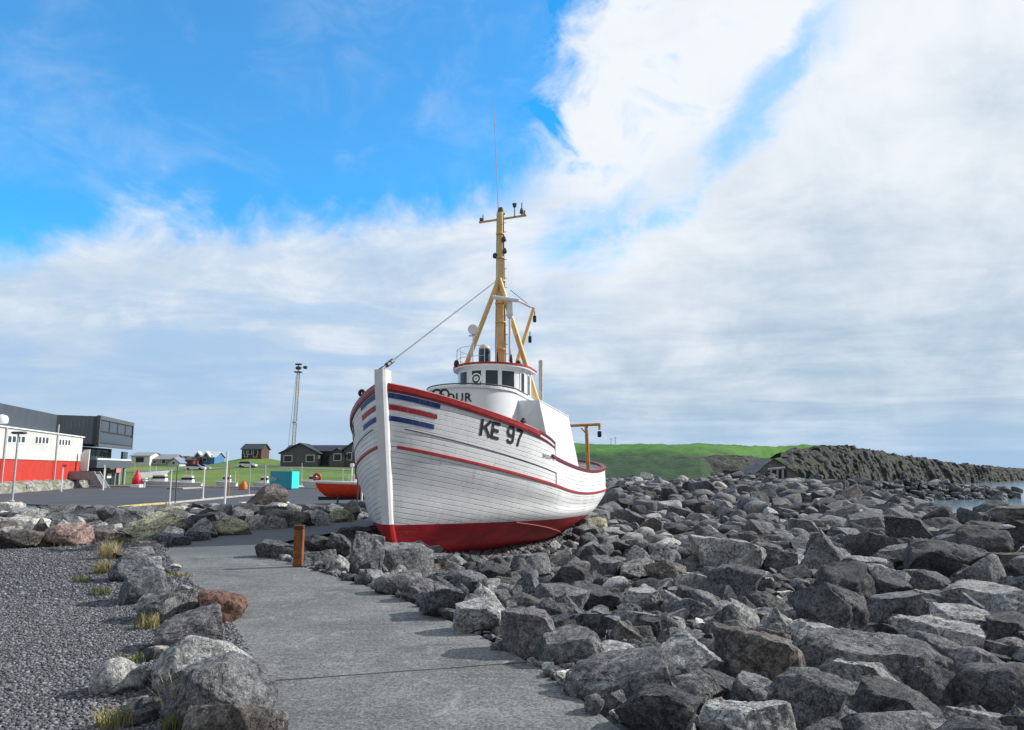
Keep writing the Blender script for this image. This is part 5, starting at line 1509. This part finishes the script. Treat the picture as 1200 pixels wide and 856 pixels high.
# x0 x1 y0 y1 tone shape | how it looks and where (each rock digitised from the shore as it lies)
HAND = """
130 185 646 682 B r|blue grey fluted boulder beside the dry yellow grass
142 197 665 709 B b|dark blue grey boulder with a deep hollow by the gravel
138 178 641 653 G s|low flat stone behind the fluted boulder
155 182 632 645 N s|dark low stone where gravel meets the path bend
180 222 624 641 B s|long blue grey stone along the path bend
218 246 622 635 B s|thin grey stone at the path's outer bend
163 238 690 730 G s|flat grey boulder beside the red brown rock
232 288 691 731 R r|red brown rock alone on the path edge
183 258 710 765 L b|lilac grey boulder with a black front face
182 294 743 815 P r|large pale boulder arching over rough grey one
192 322 770 856 G r|rough grey boulder topped by dry grass stalks
213 332 815 890 N s|broad brownish boulder at the bottom by the path
258 306 843 875 L r|small lilac grey stone at the very bottom
107 167 769 818 P r|lone pale grey stone standing on the gravel
0 27 588 601 W s|whitish flat stone at the street lamp foot
-6 34 599 614 G s|grey slab under the street lamp
-8 48 605 624 W s|big whitish slab above the yellow grass
-8 50 621 644 N b|brown fronted boulder in the yellow grass
34 59 607 629 N p|dark brown boulder beside the pink boulder
30 54 592 606 B b|dark bluish stone behind the brown boulder
55 107 612 641 K r|pink rough boulder at the gravel edge
53 91 591 607 G s|long rough grey stone behind the pink boulder
90 137 592 615 G s|big grey stone at the road behind dark wedge
117 148 598 623 D p|dark wedge boulder left of the big pale one
107 144 619 636 N s|low brownish stone right of the pink boulder
62 85 603 613 G r|small grey stone just above the pink boulder
83 117 602 619 G r|larger rounded grey stone above the pink boulder
145 214 599 633 Y p|big pale greenish boulder in the rock wall
209 252 602 626 D b|dark boulder beside the big pale greenish one
250 294 605 628 Y r|yellow lichened boulder at the path's outer edge
288 336 603 621 W s|whitish slab at the path behind the rusty post
310 363 596 619 N r|lumpy brown grey boulder left of pale stones
335 364 599 610 P s|pale stone on the lumpy brown grey boulder
360 390 596 617 P b|pale block between brown boulder and mossy one
385 415 595 614 Y r|mossy yellow boulder near the white pole
400 422 585 611 N p|tan pointed stone leaning by the white pole
289 336 567 598 N p|tall tilted standing stone before the turquoise container
267 302 591 606 W s|pale stone left of the standing stone
280 307 588 597 W s|thin pale stone at the standing stone's foot
270 292 602 613 P s|small pale stone above the yellow lichened boulder
242 270 591 611 P b|pale block left of the tallest white flagpole
220 246 591 604 G s|grey stone below the pale kerb
203 224 599 613 G r|grey rounded stone above the dark boulder
192 222 590 602 P s|pale stone at the yellow kerb end
300 320 594 607 D b|dark stone under the standing stone
331 346 588 602 W p|small white stone right of the standing stone
339 361 591 602 D s|dark low stone behind the pale stone
359 383 591 604 D r|dark rounded stone below the orange boat bow
415 432 587 603 D b|dark stone touching the big boat's starboard bow
300 346 632 654 D s|dark kerb stone behind the rusty post
318 348 639 656 D s|low dark stone left of the rusty post
352 394 644 663 G s|grey flat stone right of the rusty post
386 409 650 670 P r|pale rounded stone right of the rusty post
352 384 626 644 D b|dark square stone behind the grey flat one
382 411 624 650 D b|dark square stone left of the great grey boulder
396 441 616 629 D s|long dark stone under the white stem post
407 450 622 673 G b|great grey upright boulder below the boat's stem
421 508 635 675 G s|great flat topped grey boulder before the red bow
448 477 627 638 P s|pale slab tucked against the red stem foot
439 492 671 698 G r|grey boulder at the path under the flat topped one
470 508 677 707 L r|brownish lilac boulder at the path edge
489 552 686 726 B b|bluish boulder with a pale top at the path edge
528 599 702 744 P b|pale square block at the path edge
526 571 669 699 B r|smooth blue grey boulder beyond the bluish pale topped one
556 599 660 686 D b|dark blue boulder below the red hull
550 587 682 713 P p|pale grey pyramid behind the pale square block
496 532 668 682 B s|flat bluish stone below the great flat topped boulder
488 517 661 675 N s|low brown stone under the great flat topped boulder
509 536 653 671 N p|small brown stone at the red hull foot
587 659 714 772 L b|purple grey boulder at the path edge
628 713 734 786 G b|grey boulder with dark left face at the path
661 788 758 828 G b|biggest square grey boulder along the path
720 822 802 872 D b|dark cracked boulder at the bottom path corner
585 643 695 723 D r|dark knobbly boulder behind the purple grey one
627 692 686 722 G s|sloping grey slab behind dark knobbly boulder
649 712 714 748 B b|blue boulder with a brown broken face
662 729 683 722 D s|dark slab with a straight top edge
718 776 689 721 P b|pale bluish boulder past the dark slab
713 755 727 767 N b|brownish boulder above the biggest square one
729 804 715 747 P s|pale elongated slab with shadowed underside
754 848 743 812 P b|tall pale block behind the biggest square boulder
800 869 784 827 D r|dark rounded boulder below the tall pale block
788 839 701 731 B r|bluish rounded boulder beside the pale elongated one
832 889 706 739 P r|pale rounded long stone below the dark stones
837 943 734 826 N b|huge brown boulder in the middle foreground
887 999 785 866 G b|large rough grey boulder at the bottom edge
822 932 820 884 P s|pale speckled slab at the bottom edge
888 931 712 748 P p|pale pointed stone leaning on the great dark block
874 925 734 759 N s|brown ridge stone on the huge brown boulder
927 1016 680 756 D b|great dark block leaning left
938 1112 742 832 G s|giant long slab sloping down toward the bottom
959 1056 769 834 P s|pale speckled stone in front of the giant slab
998 1103 799 868 D b|black fronted boulder at the bottom edge
1055 1132 741 792 G r|grey rounded boulder above the giant slab
1048 1147 723 769 P s|pale flat boulder behind the grey rounded one
1110 1185 757 808 L r|purple rounded boulder above the big dark dome
1128 1225 774 860 D r|big dark domed boulder at the bottom corner
1097 1187 832 880 P b|pale tipped stone at the bottom below dark dome
1013 1056 714 736 G r|grey stone just past the great dark block
1012 1057 727 766 D b|dark stone wedged under the great dark block
1014 1101 701 732 D s|long dark slab beyond the pale flat boulder
1092 1176 712 754 P s|pale ridged slab beyond the pale flat boulder
1116 1232 684 726 P s|broad pale flat slab at the far edge
1158 1216 719 762 D b|dark block under the broad pale slab
1150 1212 751 780 G s|thin grey slab above the big dark dome
1096 1142 819 840 L s|flat purple stone below the giant slab
934 994 620 682 G p|tall boulder with a pale pointed tip
987 1058 622 661 D s|long dark mossy boulder beside the tall pointed one
1065 1151 633 687 D b|huge dark boulder with mossy end
1097 1172 613 650 N p|brown wedge above the huge mossy boulder
1042 1093 605 646 D b|dark block beyond the long mossy boulder
992 1043 599 635 G b|ribbed grey block beyond the long mossy boulder
966 1008 590 620 G b|square grey block left of the ribbed one
992 1045 652 680 P s|pale split slab under the long mossy boulder
1054 1110 667 693 G s|grey tilted slab below the huge mossy boulder
1021 1067 677 708 D r|dark mossy rounded stone below the pale split slab
1069 1136 692 722 G s|grey wedge slab by the broad pale slab
1149 1215 647 685 N s|reddish brown slab near the edge
1177 1235 651 692 G b|grey block on the broad pale slab
1171 1232 610 650 D b|dark tall block at the far edge
1149 1222 592 624 N b|brownish boulder before the water
1058 1088 629 663 D r|dark stone left of the huge mossy boulder
1093 1149 591 609 G s|grey low boulder before the water
1069 1110 587 602 G s|grey flat stone at the water's near end
1039 1060 580 602 D p|narrow upright dark stone on the far ridge
1020 1058 566 584 D p|big dark triangle rock on the far jetty
969 992 580 595 D p|dark pointed stone on the far ridge
959 978 590 611 D b|dark upright block left of the square grey one
934 973 609 628 P s|pale topped slab beyond the tall pointed boulder
970 994 613 637 G b|grey stone just behind the tall pointed boulder
1006 1049 589 608 G s|grey slab behind the ribbed block
992 1025 675 704 P r|pale rounded stone below the pale split slab
809 897 628 677 P b|big boulder with a pale sunlit slanting face
818 896 662 708 B b|bluish boulder below the big sunlit one
792 842 670 699 P s|pale sloping slab left of the bluish boulder
755 805 655 692 N b|dark brown striped boulder
734 765 639 675 P r|pale rough boulder near the red stern
790 823 686 713 D b|dark block below the pale sloping slab
845 868 686 710 P p|small pale pointed stone below the bluish boulder
873 917 694 722 D r|dark smooth dome beside the great dark block
893 935 644 677 D b|dark flat block left of the tall pointed boulder
761 800 637 658 G s|grey stone above the dark brown striped one
783 809 640 658 P r|pale round stone left of the big sunlit boulder
752 779 606 634 N b|brown block past the boat's stern
776 801 600 618 G r|grey stone beside the brown block
774 796 569 589 D b|dark cube on the ridge behind the boat
805 831 601 616 P s|pale flat stone on the ridge slope
825 847 615 634 P p|pale peaked stone above the big sunlit boulder
776 811 613 634 D b|dark stone between brown block and pale peak
856 886 611 631 G s|grey slab past the pale peaked stone
904 922 615 629 G r|small grey knob right of the grey slab
926 961 608 632 G b|grey block far behind the tall pointed boulder
798 833 648 671 N p|brownish peak left of the big sunlit boulder
878 904 631 658 N b|brown stone touching the big sunlit boulder
643 671 642 668 P b|pale stone standing at the stern keel
596 646 648 682 G s|long grey slab at the red hull foot
645 690 660 700 D b|dark fronted stone in front of the stern
690 730 652 678 G s|grey slab beyond the stern keel
681 712 606 632 Y r|pale mossy stone under the stern curve
700 740 618 640 P s|pale slab behind the stern
712 736 596 612 G b|grey stone right of the stern strake
"""


def lum(c): return sum(c) / 3


ROCKS = []                                              # (x, y, radius) for spacing
ITEMS = []                                              # individual rocks


def rock_item(px0, px1, y0, y1, tone, kd, label, land=None):
    cx = (px0 + px1) / 2
    g = on_ground(cx, y1, 140)
    if g is None: return None
    r0 = ray(cx, y1); hd = np.array([r0[0], r0[1]]) / math.hypot(r0[0], r0[1])
    dist = (g - np.array([0, 0, EYE])) @ np.array([0, CP, SP])
    wd = (px1 - px0) / F * dist; hp = (y1 - y0) / F * dist
    dp = .30 * wd + .55 * min(wd, hp * 1.3)
    c = g[:2] + hd * dp * .40
    zc = th(*c); rr = ray(cx, y0); t = math.hypot(*(c)) / math.hypot(rr[0], rr[1]); ztop = EYE + rr[2] * t
    hgt = max(ztop - zc, .22 * wd); emb = .16 * hgt + .03
    return dict(x=c[0], y=c[1], z=zc - emb + (hgt + emb) / 2, w=wd * (1.04 + wd * .0), d=dp * 1.12, h=hgt + emb, rz=-math.atan2(hd[0], hd[1]), tone=tone, kind=kd, label=label, px=(cx, (y0 + y1) / 2, px1 - px0, y1 - y0))


for ln in HAND.strip().splitlines():
    a, lab = ln.split('|'); q = a.split(); it = rock_item(*map(float, q[:4]), q[4], KINDS[q[5]], lab)
    if it is None: print('no ground for', ln); continue
    it['hand'] = True; ITEMS.append(it); ROCKS.append((it['x'], it['y'], .5 * (it['w'] + it['d']) / 2 * 1.0))

# ---- the rest of the field: stones scattered between and beyond the big ones
HULLP = np.array([bw(s, u, 0)[:2] for s, u in [(0.6, 0), (2, -1.2), (5, -2.2), (9, -2.5), (13, -2.3), (16, -.9), (16, .9), (13, 2.3), (9, 2.5), (5, 2.2), (2, 1.2)]])
PATHP = np.array(EDGE + INNER + OUTER[::-1] + [(-1.6, 3.2), (-1.6, -1.0), (-1.0, -12)])
WALLP = np.array([gp(*q) for q in ((-140, 622), (0, 636), (110, 630), (150, 632), (222, 636), (290, 619), (360, 613), (410, 608))] + [tuple(at_z(*q, -.3)[:2]) for q in ((432, 596), (360, 592), (270, 592), (215, 593), (140, 595), (0, 592), (-140, 592))])
FX = []                                                  # filler records x,y,w,tone


def fill(n, sampler, wfun, keep, spacing):
    added = 0
    P = np.array([(a, b_, c) for a, b_, c in ROCKS] + [(r['x'], r['y'], r['w'] * .45) for r in FX]) if ROCKS or FX else np.zeros((0, 3))
    P = list(map(tuple, P)); arr = np.array(P)
    cells = {}
    cs = 1.5
    for i, (x, y, r) in enumerate(P): cells.setdefault((int(x // cs), int(y // cs)), []).append((x, y, r))
    for _ in range(n):
        x, y = sampler(); q = np.array([[x, y]])
        if not keep(q): continue
        w_ = wfun(x, y); ok = True; ci_, cj = int(x // cs), int(y // cs)
        for di in (-1, 0, 1):
            for dj in (-1, 0, 1):
                for (a, b__, r) in cells.get((ci_ + di, cj + dj), ()):
                    if (a - x) ** 2 + (b__ - y) ** 2 < ((r + w_ * .45) * spacing) ** 2: ok = False; break
                if not ok: break
            if not ok: break
        if not ok: continue
        cells.setdefault((ci_, cj), []).append((x, y, w_ * .45)); FX.append(dict(x=x, y=y, w=w_)); added += 1
    return added


def field_keep(q):
    if q[0, 1] < 21 and segdist(q, HULLP[[0, 10, 9, 8]])[0] < 1.1 and rng.random() < .8: return False
    return bool(inside(q, FIELD)[0]) and not inside(q, HULLP)[0] and not inside(q, PATHP)[0] and segdist(q, EDGEL)[0] > .22


def polar(d0, d1, a0, a1, pw=.5):
    def f():
        u = rng.random(); D = (d0 ** (1 / pw) + u * (d1 ** (1 / pw) - d0 ** (1 / pw))) ** pw; a = math.atan(a0 + rng.random() * (a1 - a0)); return D * math.sin(a), D * math.cos(a)
    return f


def wf(lo, hi, p=1.7): return lambda x, y: lo + (hi - lo) * rng.random() ** p


fill(300, polar(12, 34, .42, .80), wf(.8, 1.5), field_keep, .80)
fill(900, polar(19, 36, .10, .45), wf(.55, 1.1), field_keep, .72)
fill(1300, polar(36, 95, -.02, .58), wf(.8, 1.9), field_keep, .70)
fill(700, polar(28, 56, .40, .80), wf(.9, 1.9), field_keep, .72)
fill(3200, polar(4, 40, -.12, .82), wf(.28, .62), field_keep, .64)
fill(3200, polar(30, 100, -.02, .75), wf(.5, 1.3), field_keep, .60)
fill(6000, polar(3.8, 26, -.2, .85, .62), wf(.12, .42), field_keep, .55)
# jetty running out into the water
def jetty():
    f = rng.random(); px = 935 + f * 248; D = 98 + 12 * f; y = D + rng.normal() * 1.7; return (px - 600) / F * y, y


fill(900, jetty, wf(.7, 1.7), lambda q: True, .48)
# foot of the lava cliff
def foot():
    f = rng.random(); px = 760 + f * 220; D = 100 + 18 * f; y = D + rng.normal() * 4; return (px - 600) / F * y, y


fill(700, foot, wf(.7, 1.8), lambda q: True, .5)
# rock wall beside the road
def wall_s():
    while True:
        x, y = rng.uniform(-32, -4), rng.uniform(13, 48)
        if inside(np.array([[x, y]]), WALLP)[0]: return x, y


def wall_keep(q): return not inside(q, PATHP)[0] and not inside(q, HULLP)[0] and not inside(q, np.array(GRAVEL))[0] and q[0, 1] < 44


fill(900, wall_s, wf(.55, 1.2), wall_keep, .74)
fill(1200, wall_s, wf(.3, .6), wall_keep, .62)
# small stones along both path sides
def row_e():
    f = rng.random(); i = 2 + f * (len(EDGE) - 3.01); a, b__ = np.array(EDGE[int(i)]), np.array(EDGE[int(i) + 1]); c = a + (b__ - a) * (i % 1); return c[0] + .02 + rng.random() ** 2 * .5, c[1] + rng.normal() * .1


fill(420, row_e, wf(.07, .24), lambda q: not inside(q, PATHP)[0], .6)
def row_l():
    f = rng.random(); i = f * 6.9; a, b__ = np.array(OUTER[int(i)]), np.array(OUTER[int(i) + 1]); c = a + (b__ - a) * (i % 1); return c[0] - .22 - rng.random() * .45, c[1] + rng.normal() * .15


fill(90, row_l, wf(.14, .34, 1.2), lambda q: not inside(q, PATHP)[0] and segdist(q, np.array(OUTER))[0] > .2, .85)
def row_s():
    f = rng.random(); i = f * (len(OUTER) - 8); a, b__ = np.array(OUTER[int(i)]), np.array(OUTER[int(i) + 1]); c = a + (b__ - a) * (i % 1); return c[0] - .1 - rng.random() * .8, c[1] + rng.normal() * .2


fill(160, row_s, wf(.08, .26), lambda q: not inside(q, PATHP)[0], .7)

for r in FX:
    x, y, w_ = r['x'], r['y'], r['w']; z = th(x, y); D = math.hypot(x, y)
    if y > 96 and x / y > .36:                            # jetty: heaped rocks standing out of the sea
        cen = 98 + 12 * ((x / y * F + 600 - 935) / 248); z = SEA_Z - .2 + 2.3 * math.exp(-((y - cen) / 2.3) ** 2) * (1 - .55 * max(0, (x / y * F + 600 - 1080) / 100))
    elif y > 96: z = max(z, -.9) + 1.2 * math.exp(-((y - 108) / 6) ** 2)
    hf = rng.uniform(.45, .85); r['h'] = w_ * hf; r['d'] = w_ * rng.uniform(.7, 1.05)
    pile = 0
    if D < 34 and w_ > .6 and inside(np.array([[x, y]]), FIELD)[0]: pile = .10 * rng.random()
    r['z'] = z + r['h'] * .30 + pile; r['rz'] = rng.uniform(0, 6.28)
    wallz = inside(np.array([[x, y]]), WALLP)[0]
    r['tone'] = rng.choice(list('DGBPLNWY'), p=[.12, .24, .05, .28, .02, .12, .14, .03] if wallz else [.28, .36, .15, .13, .03, .03, .02, .0])
    r['kind'] = rng.choice(['block', 'slab', 'round', 'point'], p=[.5, .2, .15, .15]); r['wall'] = bool(wallz)
    px, py = proj((x, y, r['z'])); r['px'] = (px, py, w_ / y * F, r['h'] / y * F); r['hand'] = False

vis = [r for r in FX if -15 < r['px'][0] < 1215 and 540 < r['px'][1] < 862 and r['y'] > 2]
vis.sort(key=lambda r: -r['px'][2] * r['px'][3])
NI = 300 - len(ITEMS)
AUTO = vis[:NI]; auto_ids = {id(r) for r in AUTO}
REST = [r for r in FX if id(r) not in auto_ids]
print('rocks: hand', len(ITEMS), 'auto', len(AUTO), 'stuff', len(REST))

TW = {'D': 'dark', 'G': 'grey', 'B': 'bluish', 'P': 'pale', 'L': 'lilac', 'N': 'brownish', 'W': 'whitish', 'Y': 'yellowish', 'R': 'reddish', 'K': 'pink'}
KW = {'block': 'block', 'slab': 'slab', 'round': 'rounded stone', 'point': 'pointed stone'}
used = set(i['label'] for i in ITEMS)
for r in AUTO:
    cand = sorted(ITEMS, key=lambda q: abs(q['px'][0] - r['px'][0]) + 1.6 * abs(q['px'][1] - r['px'][1]))[:6]
    for q in cand:
        dxp, dyp = r['px'][0] - q['px'][0], (r['px'][1] - q['px'][1]) * 1.5
        rel = ('right of' if dxp > 0 else 'left of') if abs(dxp) > abs(dyp) else ('in front of' if dyp > 0 else 'behind')
        ratio = r['px'][2] / q['px'][2]; size = 'smaller ' if ratio < .6 else ('larger ' if ratio > 1.25 else '')
        lab = f"{size}{TW[r['tone']]} {KW[r['kind']]} {rel} the {q['label']}"
        lab = ' '.join(lab.split()[:16])
        if lab not in used: break
    r['label'] = lab; used.add(lab)

cnt = {}
for it in ITEMS + AUTO:
    k_ = it['kind']; cnt[k_] = cnt.get(k_, -1) + 1; me = LIB[k_][(cnt[k_] * 5 + 1) % NV[k_]]
    o = bpy.data.objects.new('boulder', me); COL.objects.link(o)
    o.location = (it['x'], it['y'], it['z']); o.scale = (it['w'], it['d'], it['h'])
    o.rotation_euler = (0, 0, it['rz']) if it['hand'] else (rng.normal() * .16, rng.normal() * .16, it['rz'])
    t_ = np.array(TONES[it['tone']]) * rng.uniform(.85, 1.15); o.color = (*t_, 1)
    tag(o, it['label'], 'boulder', 'boulders of the shore and rock wall')
# everything smaller: one mass of rubble
RV = {k_: [rock_verts(k_, 900 + i * 3 + 50 * j, 3) for i in range(7)] for j, k_ in enumerate(NV)}
VV, FF, CC = [], [], []; off = 0
for r in REST:
    V, Fc = RV[r['kind']][int(rng.integers(7))]
    e = Matrix.Rotation(rng.normal() * .2, 3, 'X') @ Matrix.Rotation(rng.normal() * .2, 3, 'Y'); e = np.array(Matrix.Rotation(r['rz'], 3, 'Z') @ e)
    W = (V * (r['w'], r['d'], r['h'])) @ e.T + (r['x'], r['y'], r['z']); VV.append(W); FF.append(Fc + off); off += len(V)
    t_ = np.array(TONES[r['tone']]) * rng.uniform(.75, 1.25); CC.append(np.tile(np.append(t_, 1), (len(V), 1)))


def stuff_mesh(name, VV, FF, CC, mat, smooth=True):
    V = np.concatenate(VV); Fa = np.concatenate(FF); me = bpy.data.meshes.new(name)
    me.vertices.add(len(V)); me.vertices.foreach_set('co', V.ravel().astype(np.float32)); n = len(Fa)
    me.loops.add(n * 3); me.loops.foreach_set('vertex_index', Fa.ravel().astype(np.int32)); me.polygons.add(n)
    me.polygons.foreach_set('loop_start', np.arange(0, n * 3, 3, dtype=np.int32)); me.polygons.foreach_set('loop_total', np.full(n, 3, np.int32)); me.update(calc_edges=True)
    a = me.color_attributes.new('tone', 'FLOAT_COLOR', 'POINT'); a.data.foreach_set('color', np.concatenate(CC).ravel().astype(np.float32))
    if smooth: me.shade_smooth(); me.set_sharp_from_angle(angle=R(42))
    me.materials.append(mat); o = bpy.data.objects.new(name, me); COL.objects.link(o); return o


tag(stuff_mesh('boulder_rubble', VV, FF, CC, rock_mat('rubble_basalt', True)), kind='stuff')

# ---- loose gravel stones on the gravel lot, pebbles under the hull
GV, GF = ico(2) if False else ICO[2]
base_ = []
for i in range(6):
    r_ = np.random.default_rng(i + 70); V = GV * (1, .8, .6) * r_.uniform(.8, 1.2, 3)
    for _ in range(6): n_ = r_.normal(size=3); n_ /= np.linalg.norm(n_); h = V @ n_ - .55; V = V - n_ * np.maximum(h, 0)[:, None]
    base_.append(V)
import bmesh as _bm
b1 = _bm.new(); _bm.ops.create_icosphere(b1, subdivisions=1, radius=1.0); V1 = np.array([v.co[:] for v in b1.verts]); F1 = np.array([[v.index for v in f.verts] for f in b1.faces]); b1.free()
GP = np.array(GRAVEL); VV, FF, CC = [], [], []; off = 0
def stones(N_, sampler, keep, s0, s1, zf, tones):
    global off
    P = sampler(N_); P = P[keep(P)]; z = zf(P); n = len(P)
    sz = rng.uniform(s0, s1, n) * rng.choice([.7, 1, 1, 1.35], n); an = rng.uniform(0, 6.28, n)
    jit = 1 + .35 * rng.normal(size=(n, len(V1), 1)).clip(-1.2, 1.2) * .55
    L = V1[None] * jit * np.stack([sz, sz * rng.uniform(.6, .95, n), sz * rng.uniform(.45, .75, n)], 1)[:, None, :]
    cs, sn = np.cos(an)[:, None], np.sin(an)[:, None]
    X = L[:, :, 0] * cs - L[:, :, 1] * sn + P[:, :1]; Y = L[:, :, 0] * sn + L[:, :, 1] * cs + P[:, 1:2]; Z = L[:, :, 2] + z[:, None] + sz[:, None] * .25
    VV.append(np.stack([X, Y, Z], -1).reshape(-1, 3)); FF.append((F1[None] + (np.arange(n) * len(V1))[:, None, None]).reshape(-1, 3) + off); off += n * len(V1)
    t_ = np.array(tones)[rng.integers(len(tones), size=n)] * rng.uniform(.7, 1.3, (n, 1)); t_ = np.concatenate([t_, np.ones((n, 1))], 1); CC.append(np.repeat(t_, len(V1), 0))


GT = [(.035, .038, .045), (.05, .053, .06), (.075, .08, .09), (.13, .135, .15), (.20, .21, .23), (.06, .06, .065), (.05, .052, .056), (.30, .305, .32)]
def smp(x0, x1, y0, y1, pw): return lambda n: np.stack([rng.uniform(x0, x1, n), y0 + (y1 - y0) * rng.random(n) ** pw], 1)
def gkeep(P): return inside(P, GP) & (P[:, 0] / np.maximum(P[:, 1], .1) > -.78)
stones(120000, smp(-7.5, -1.3, 3.6, 9.5, 1.3), gkeep, .0065, .0155, lambda P: np.full(len(P), .008), GT)
stones(45000, smp(-13, -3, 9, 17.5, 1.0), gkeep, .009, .021, lambda P: np.full(len(P), .008), GT)
m_, k_, bb_ = new_mat('gravel_stone'); a_ = k_.node('ShaderNodeAttribute', attribute_name='tone').outputs['Color']; k_.put(bb_.inputs['Base Color'], k_.mix(.35, a_, k_.mix(k_.noise(k_.pos(), 90, 3), (.03, .03, .034), (.3, .3, .32)))); bb_.inputs['Roughness'].default_value = .8
tag(stuff_mesh('gravel', VV, FF, CC, m_, False), kind='stuff')
VV, FF, CC = [], [], []; off = 0
def hull_pos(n):
    s = rng.uniform(1.5, 16, n); u = rng.uniform(-.5, 4.0, n); return np.stack([O2[0] + s * AX[0] + u * PT[0], O2[1] + s * AX[1] + u * PT[1]], 1)
stones(16000, hull_pos, lambda P: inside(P, FIELD), .03, .085, lambda P: terrain(P) - .05, [(.05, .052, .055), (.09, .092, .095), (.15, .15, .15), (.22, .22, .22), (.04, .04, .042)])
stones(26000, smp(-2, 14, 4.5, 22, 1.2), lambda P: inside(P, FIELD), .03, .075, lambda P: terrain(P) - .05, [(.05, .052, .055), (.08, .082, .085), (.12, .12, .122), (.04, .04, .042)])
tag(stuff_mesh('pebbles', VV, FF, CC, m_, False), kind='stuff')

# ------------------------------------------------------------------ rusty post, grass tufts
bp = at_z(347.5, 665, .012); t = empty('bollard', (bp[0], bp[1], .012)); tag(t, 'rusty square steel post standing at the bend of the path', 'bollard')
b_ = MB(); b_.box((bp[0], bp[1] + .08, .012 + .31), (.155, .155, .62), .12, 1.0, .012); b_.build('post', M['rust'], t)
b_ = MB(); b_.box((bp[0], bp[1] + .08, .012 + .655), (.165, .165, .07), .12, 1, .012); b_.build('cap', paint('cap_rust', (.10, .04, .02), .9, .3, 9, .3), t)


def grass_m(name, c0, c1):
    m, k, b = new_mat(name); oi = k.obj(); n = k.noise(oi, 6, 3); k.put(b.inputs['Base Color'], k.mix(k.ss(n, .3, .7), c0, c1)); b.inputs['Roughness'].default_value = .8; return m


GR = {'y': grass_m('dry_grass', (.40, .31, .15), (.52, .44, .27)), 'g': grass_m('green_grass', (.07, .12, .02), (.20, .21, .06)), 'm': grass_m('mixed_grass', (.13, .15, .04), (.38, .31, .13))}


def tuft(px, py, w_, hgt, n, kind, label, z=.01, cat='grass'):
    p = at_z(px, py, z); b = MB()
    for _ in range(n):
        a = rng.uniform(0, 6.28); r_ = w_ * .5 * math.sqrt(rng.random()); x, y = p[0] + r_ * math.cos(a), p[1] + r_ * math.sin(a) * .6
        h = hgt * rng.uniform(.45, 1.05); ln = rng.normal(size=2) * h * .28; wd = rng.uniform(.0016, .0032) * (1 + p[1] / 14); ca, sa = math.cos(a * 3), math.sin(a * 3)
        P3 = [(x, y, z - .01), (x + ln[0] * .35, y + ln[1] * .35, z + h * .6), (x + ln[0], y + ln[1], z + h)]
        k0 = len(b.v)
        for q, ww in zip(P3, (wd, wd * .8, wd * .15)): b.v += [(q[0] - ww * ca, q[1] - ww * sa, q[2]), (q[0] + ww * ca, q[1] + ww * sa, q[2])]
        b.f += [[k0, k0 + 1, k0 + 3, k0 + 2], [k0 + 2, k0 + 3, k0 + 5, k0 + 4]]
    tag(b.build('grass_tuft', GR[kind], None), label, cat, 'grass tufts on the gravel')


tuft(128, 655, .42, .34, 240, 'y', 'dry yellow grass tuft beside the fluted boulder')
tuft(121, 672, .34, .22, 160, 'm', 'green brown grass tuft below the dry yellow one')
tuft(96, 682, .30, .12, 90, 'g', 'low green weeds on the gravel left of the hollow boulder')
tuft(118, 697, .26, .12, 90, 'g', 'sparse yellow green weeds on the gravel near the hollow boulder')
tuft(172, 737, .26, .17, 130, 'm', 'green grass tuft beneath the lilac boulder on the gravel')
tuft(150, 778, .28, .09, 130, 'g', 'low green tuft just behind the lone pale stone')
tuft(132, 853, .26, .14, 130, 'm', 'yellowish weed tuft at the bottom edge of the gravel')
tuft(213, 846, .22, .34, 46, 'y', 'tall dry stalks growing against the rough grey boulder')
tuft(200, 857, .16, .12, 70, 'g', 'green weed at the foot of the tall dry stalks')
tuft(30, 640, 1.3, .20, 420, 'm', 'long yellow green grass strip under the brown fronted boulder')
tuft(62, 640, .9, .22, 260, 'm', 'grass clump between the brown and pink boulders')
tuft(142, 636, .5, .15, 120, 'g', 'small green grass patch at the big pale greenish boulder')
tuft(262, 627, .7, .28, 260, 'm', 'golden grass clump before the yellow lichened boulder')
tuft(398, 612, .5, .12, 140, 'g', 'green weeds under the mossy yellow boulder')
tuft(205, 676, .6, .07, 150, 'm', 'flat weeds spilling onto the path beside the hollow boulder')
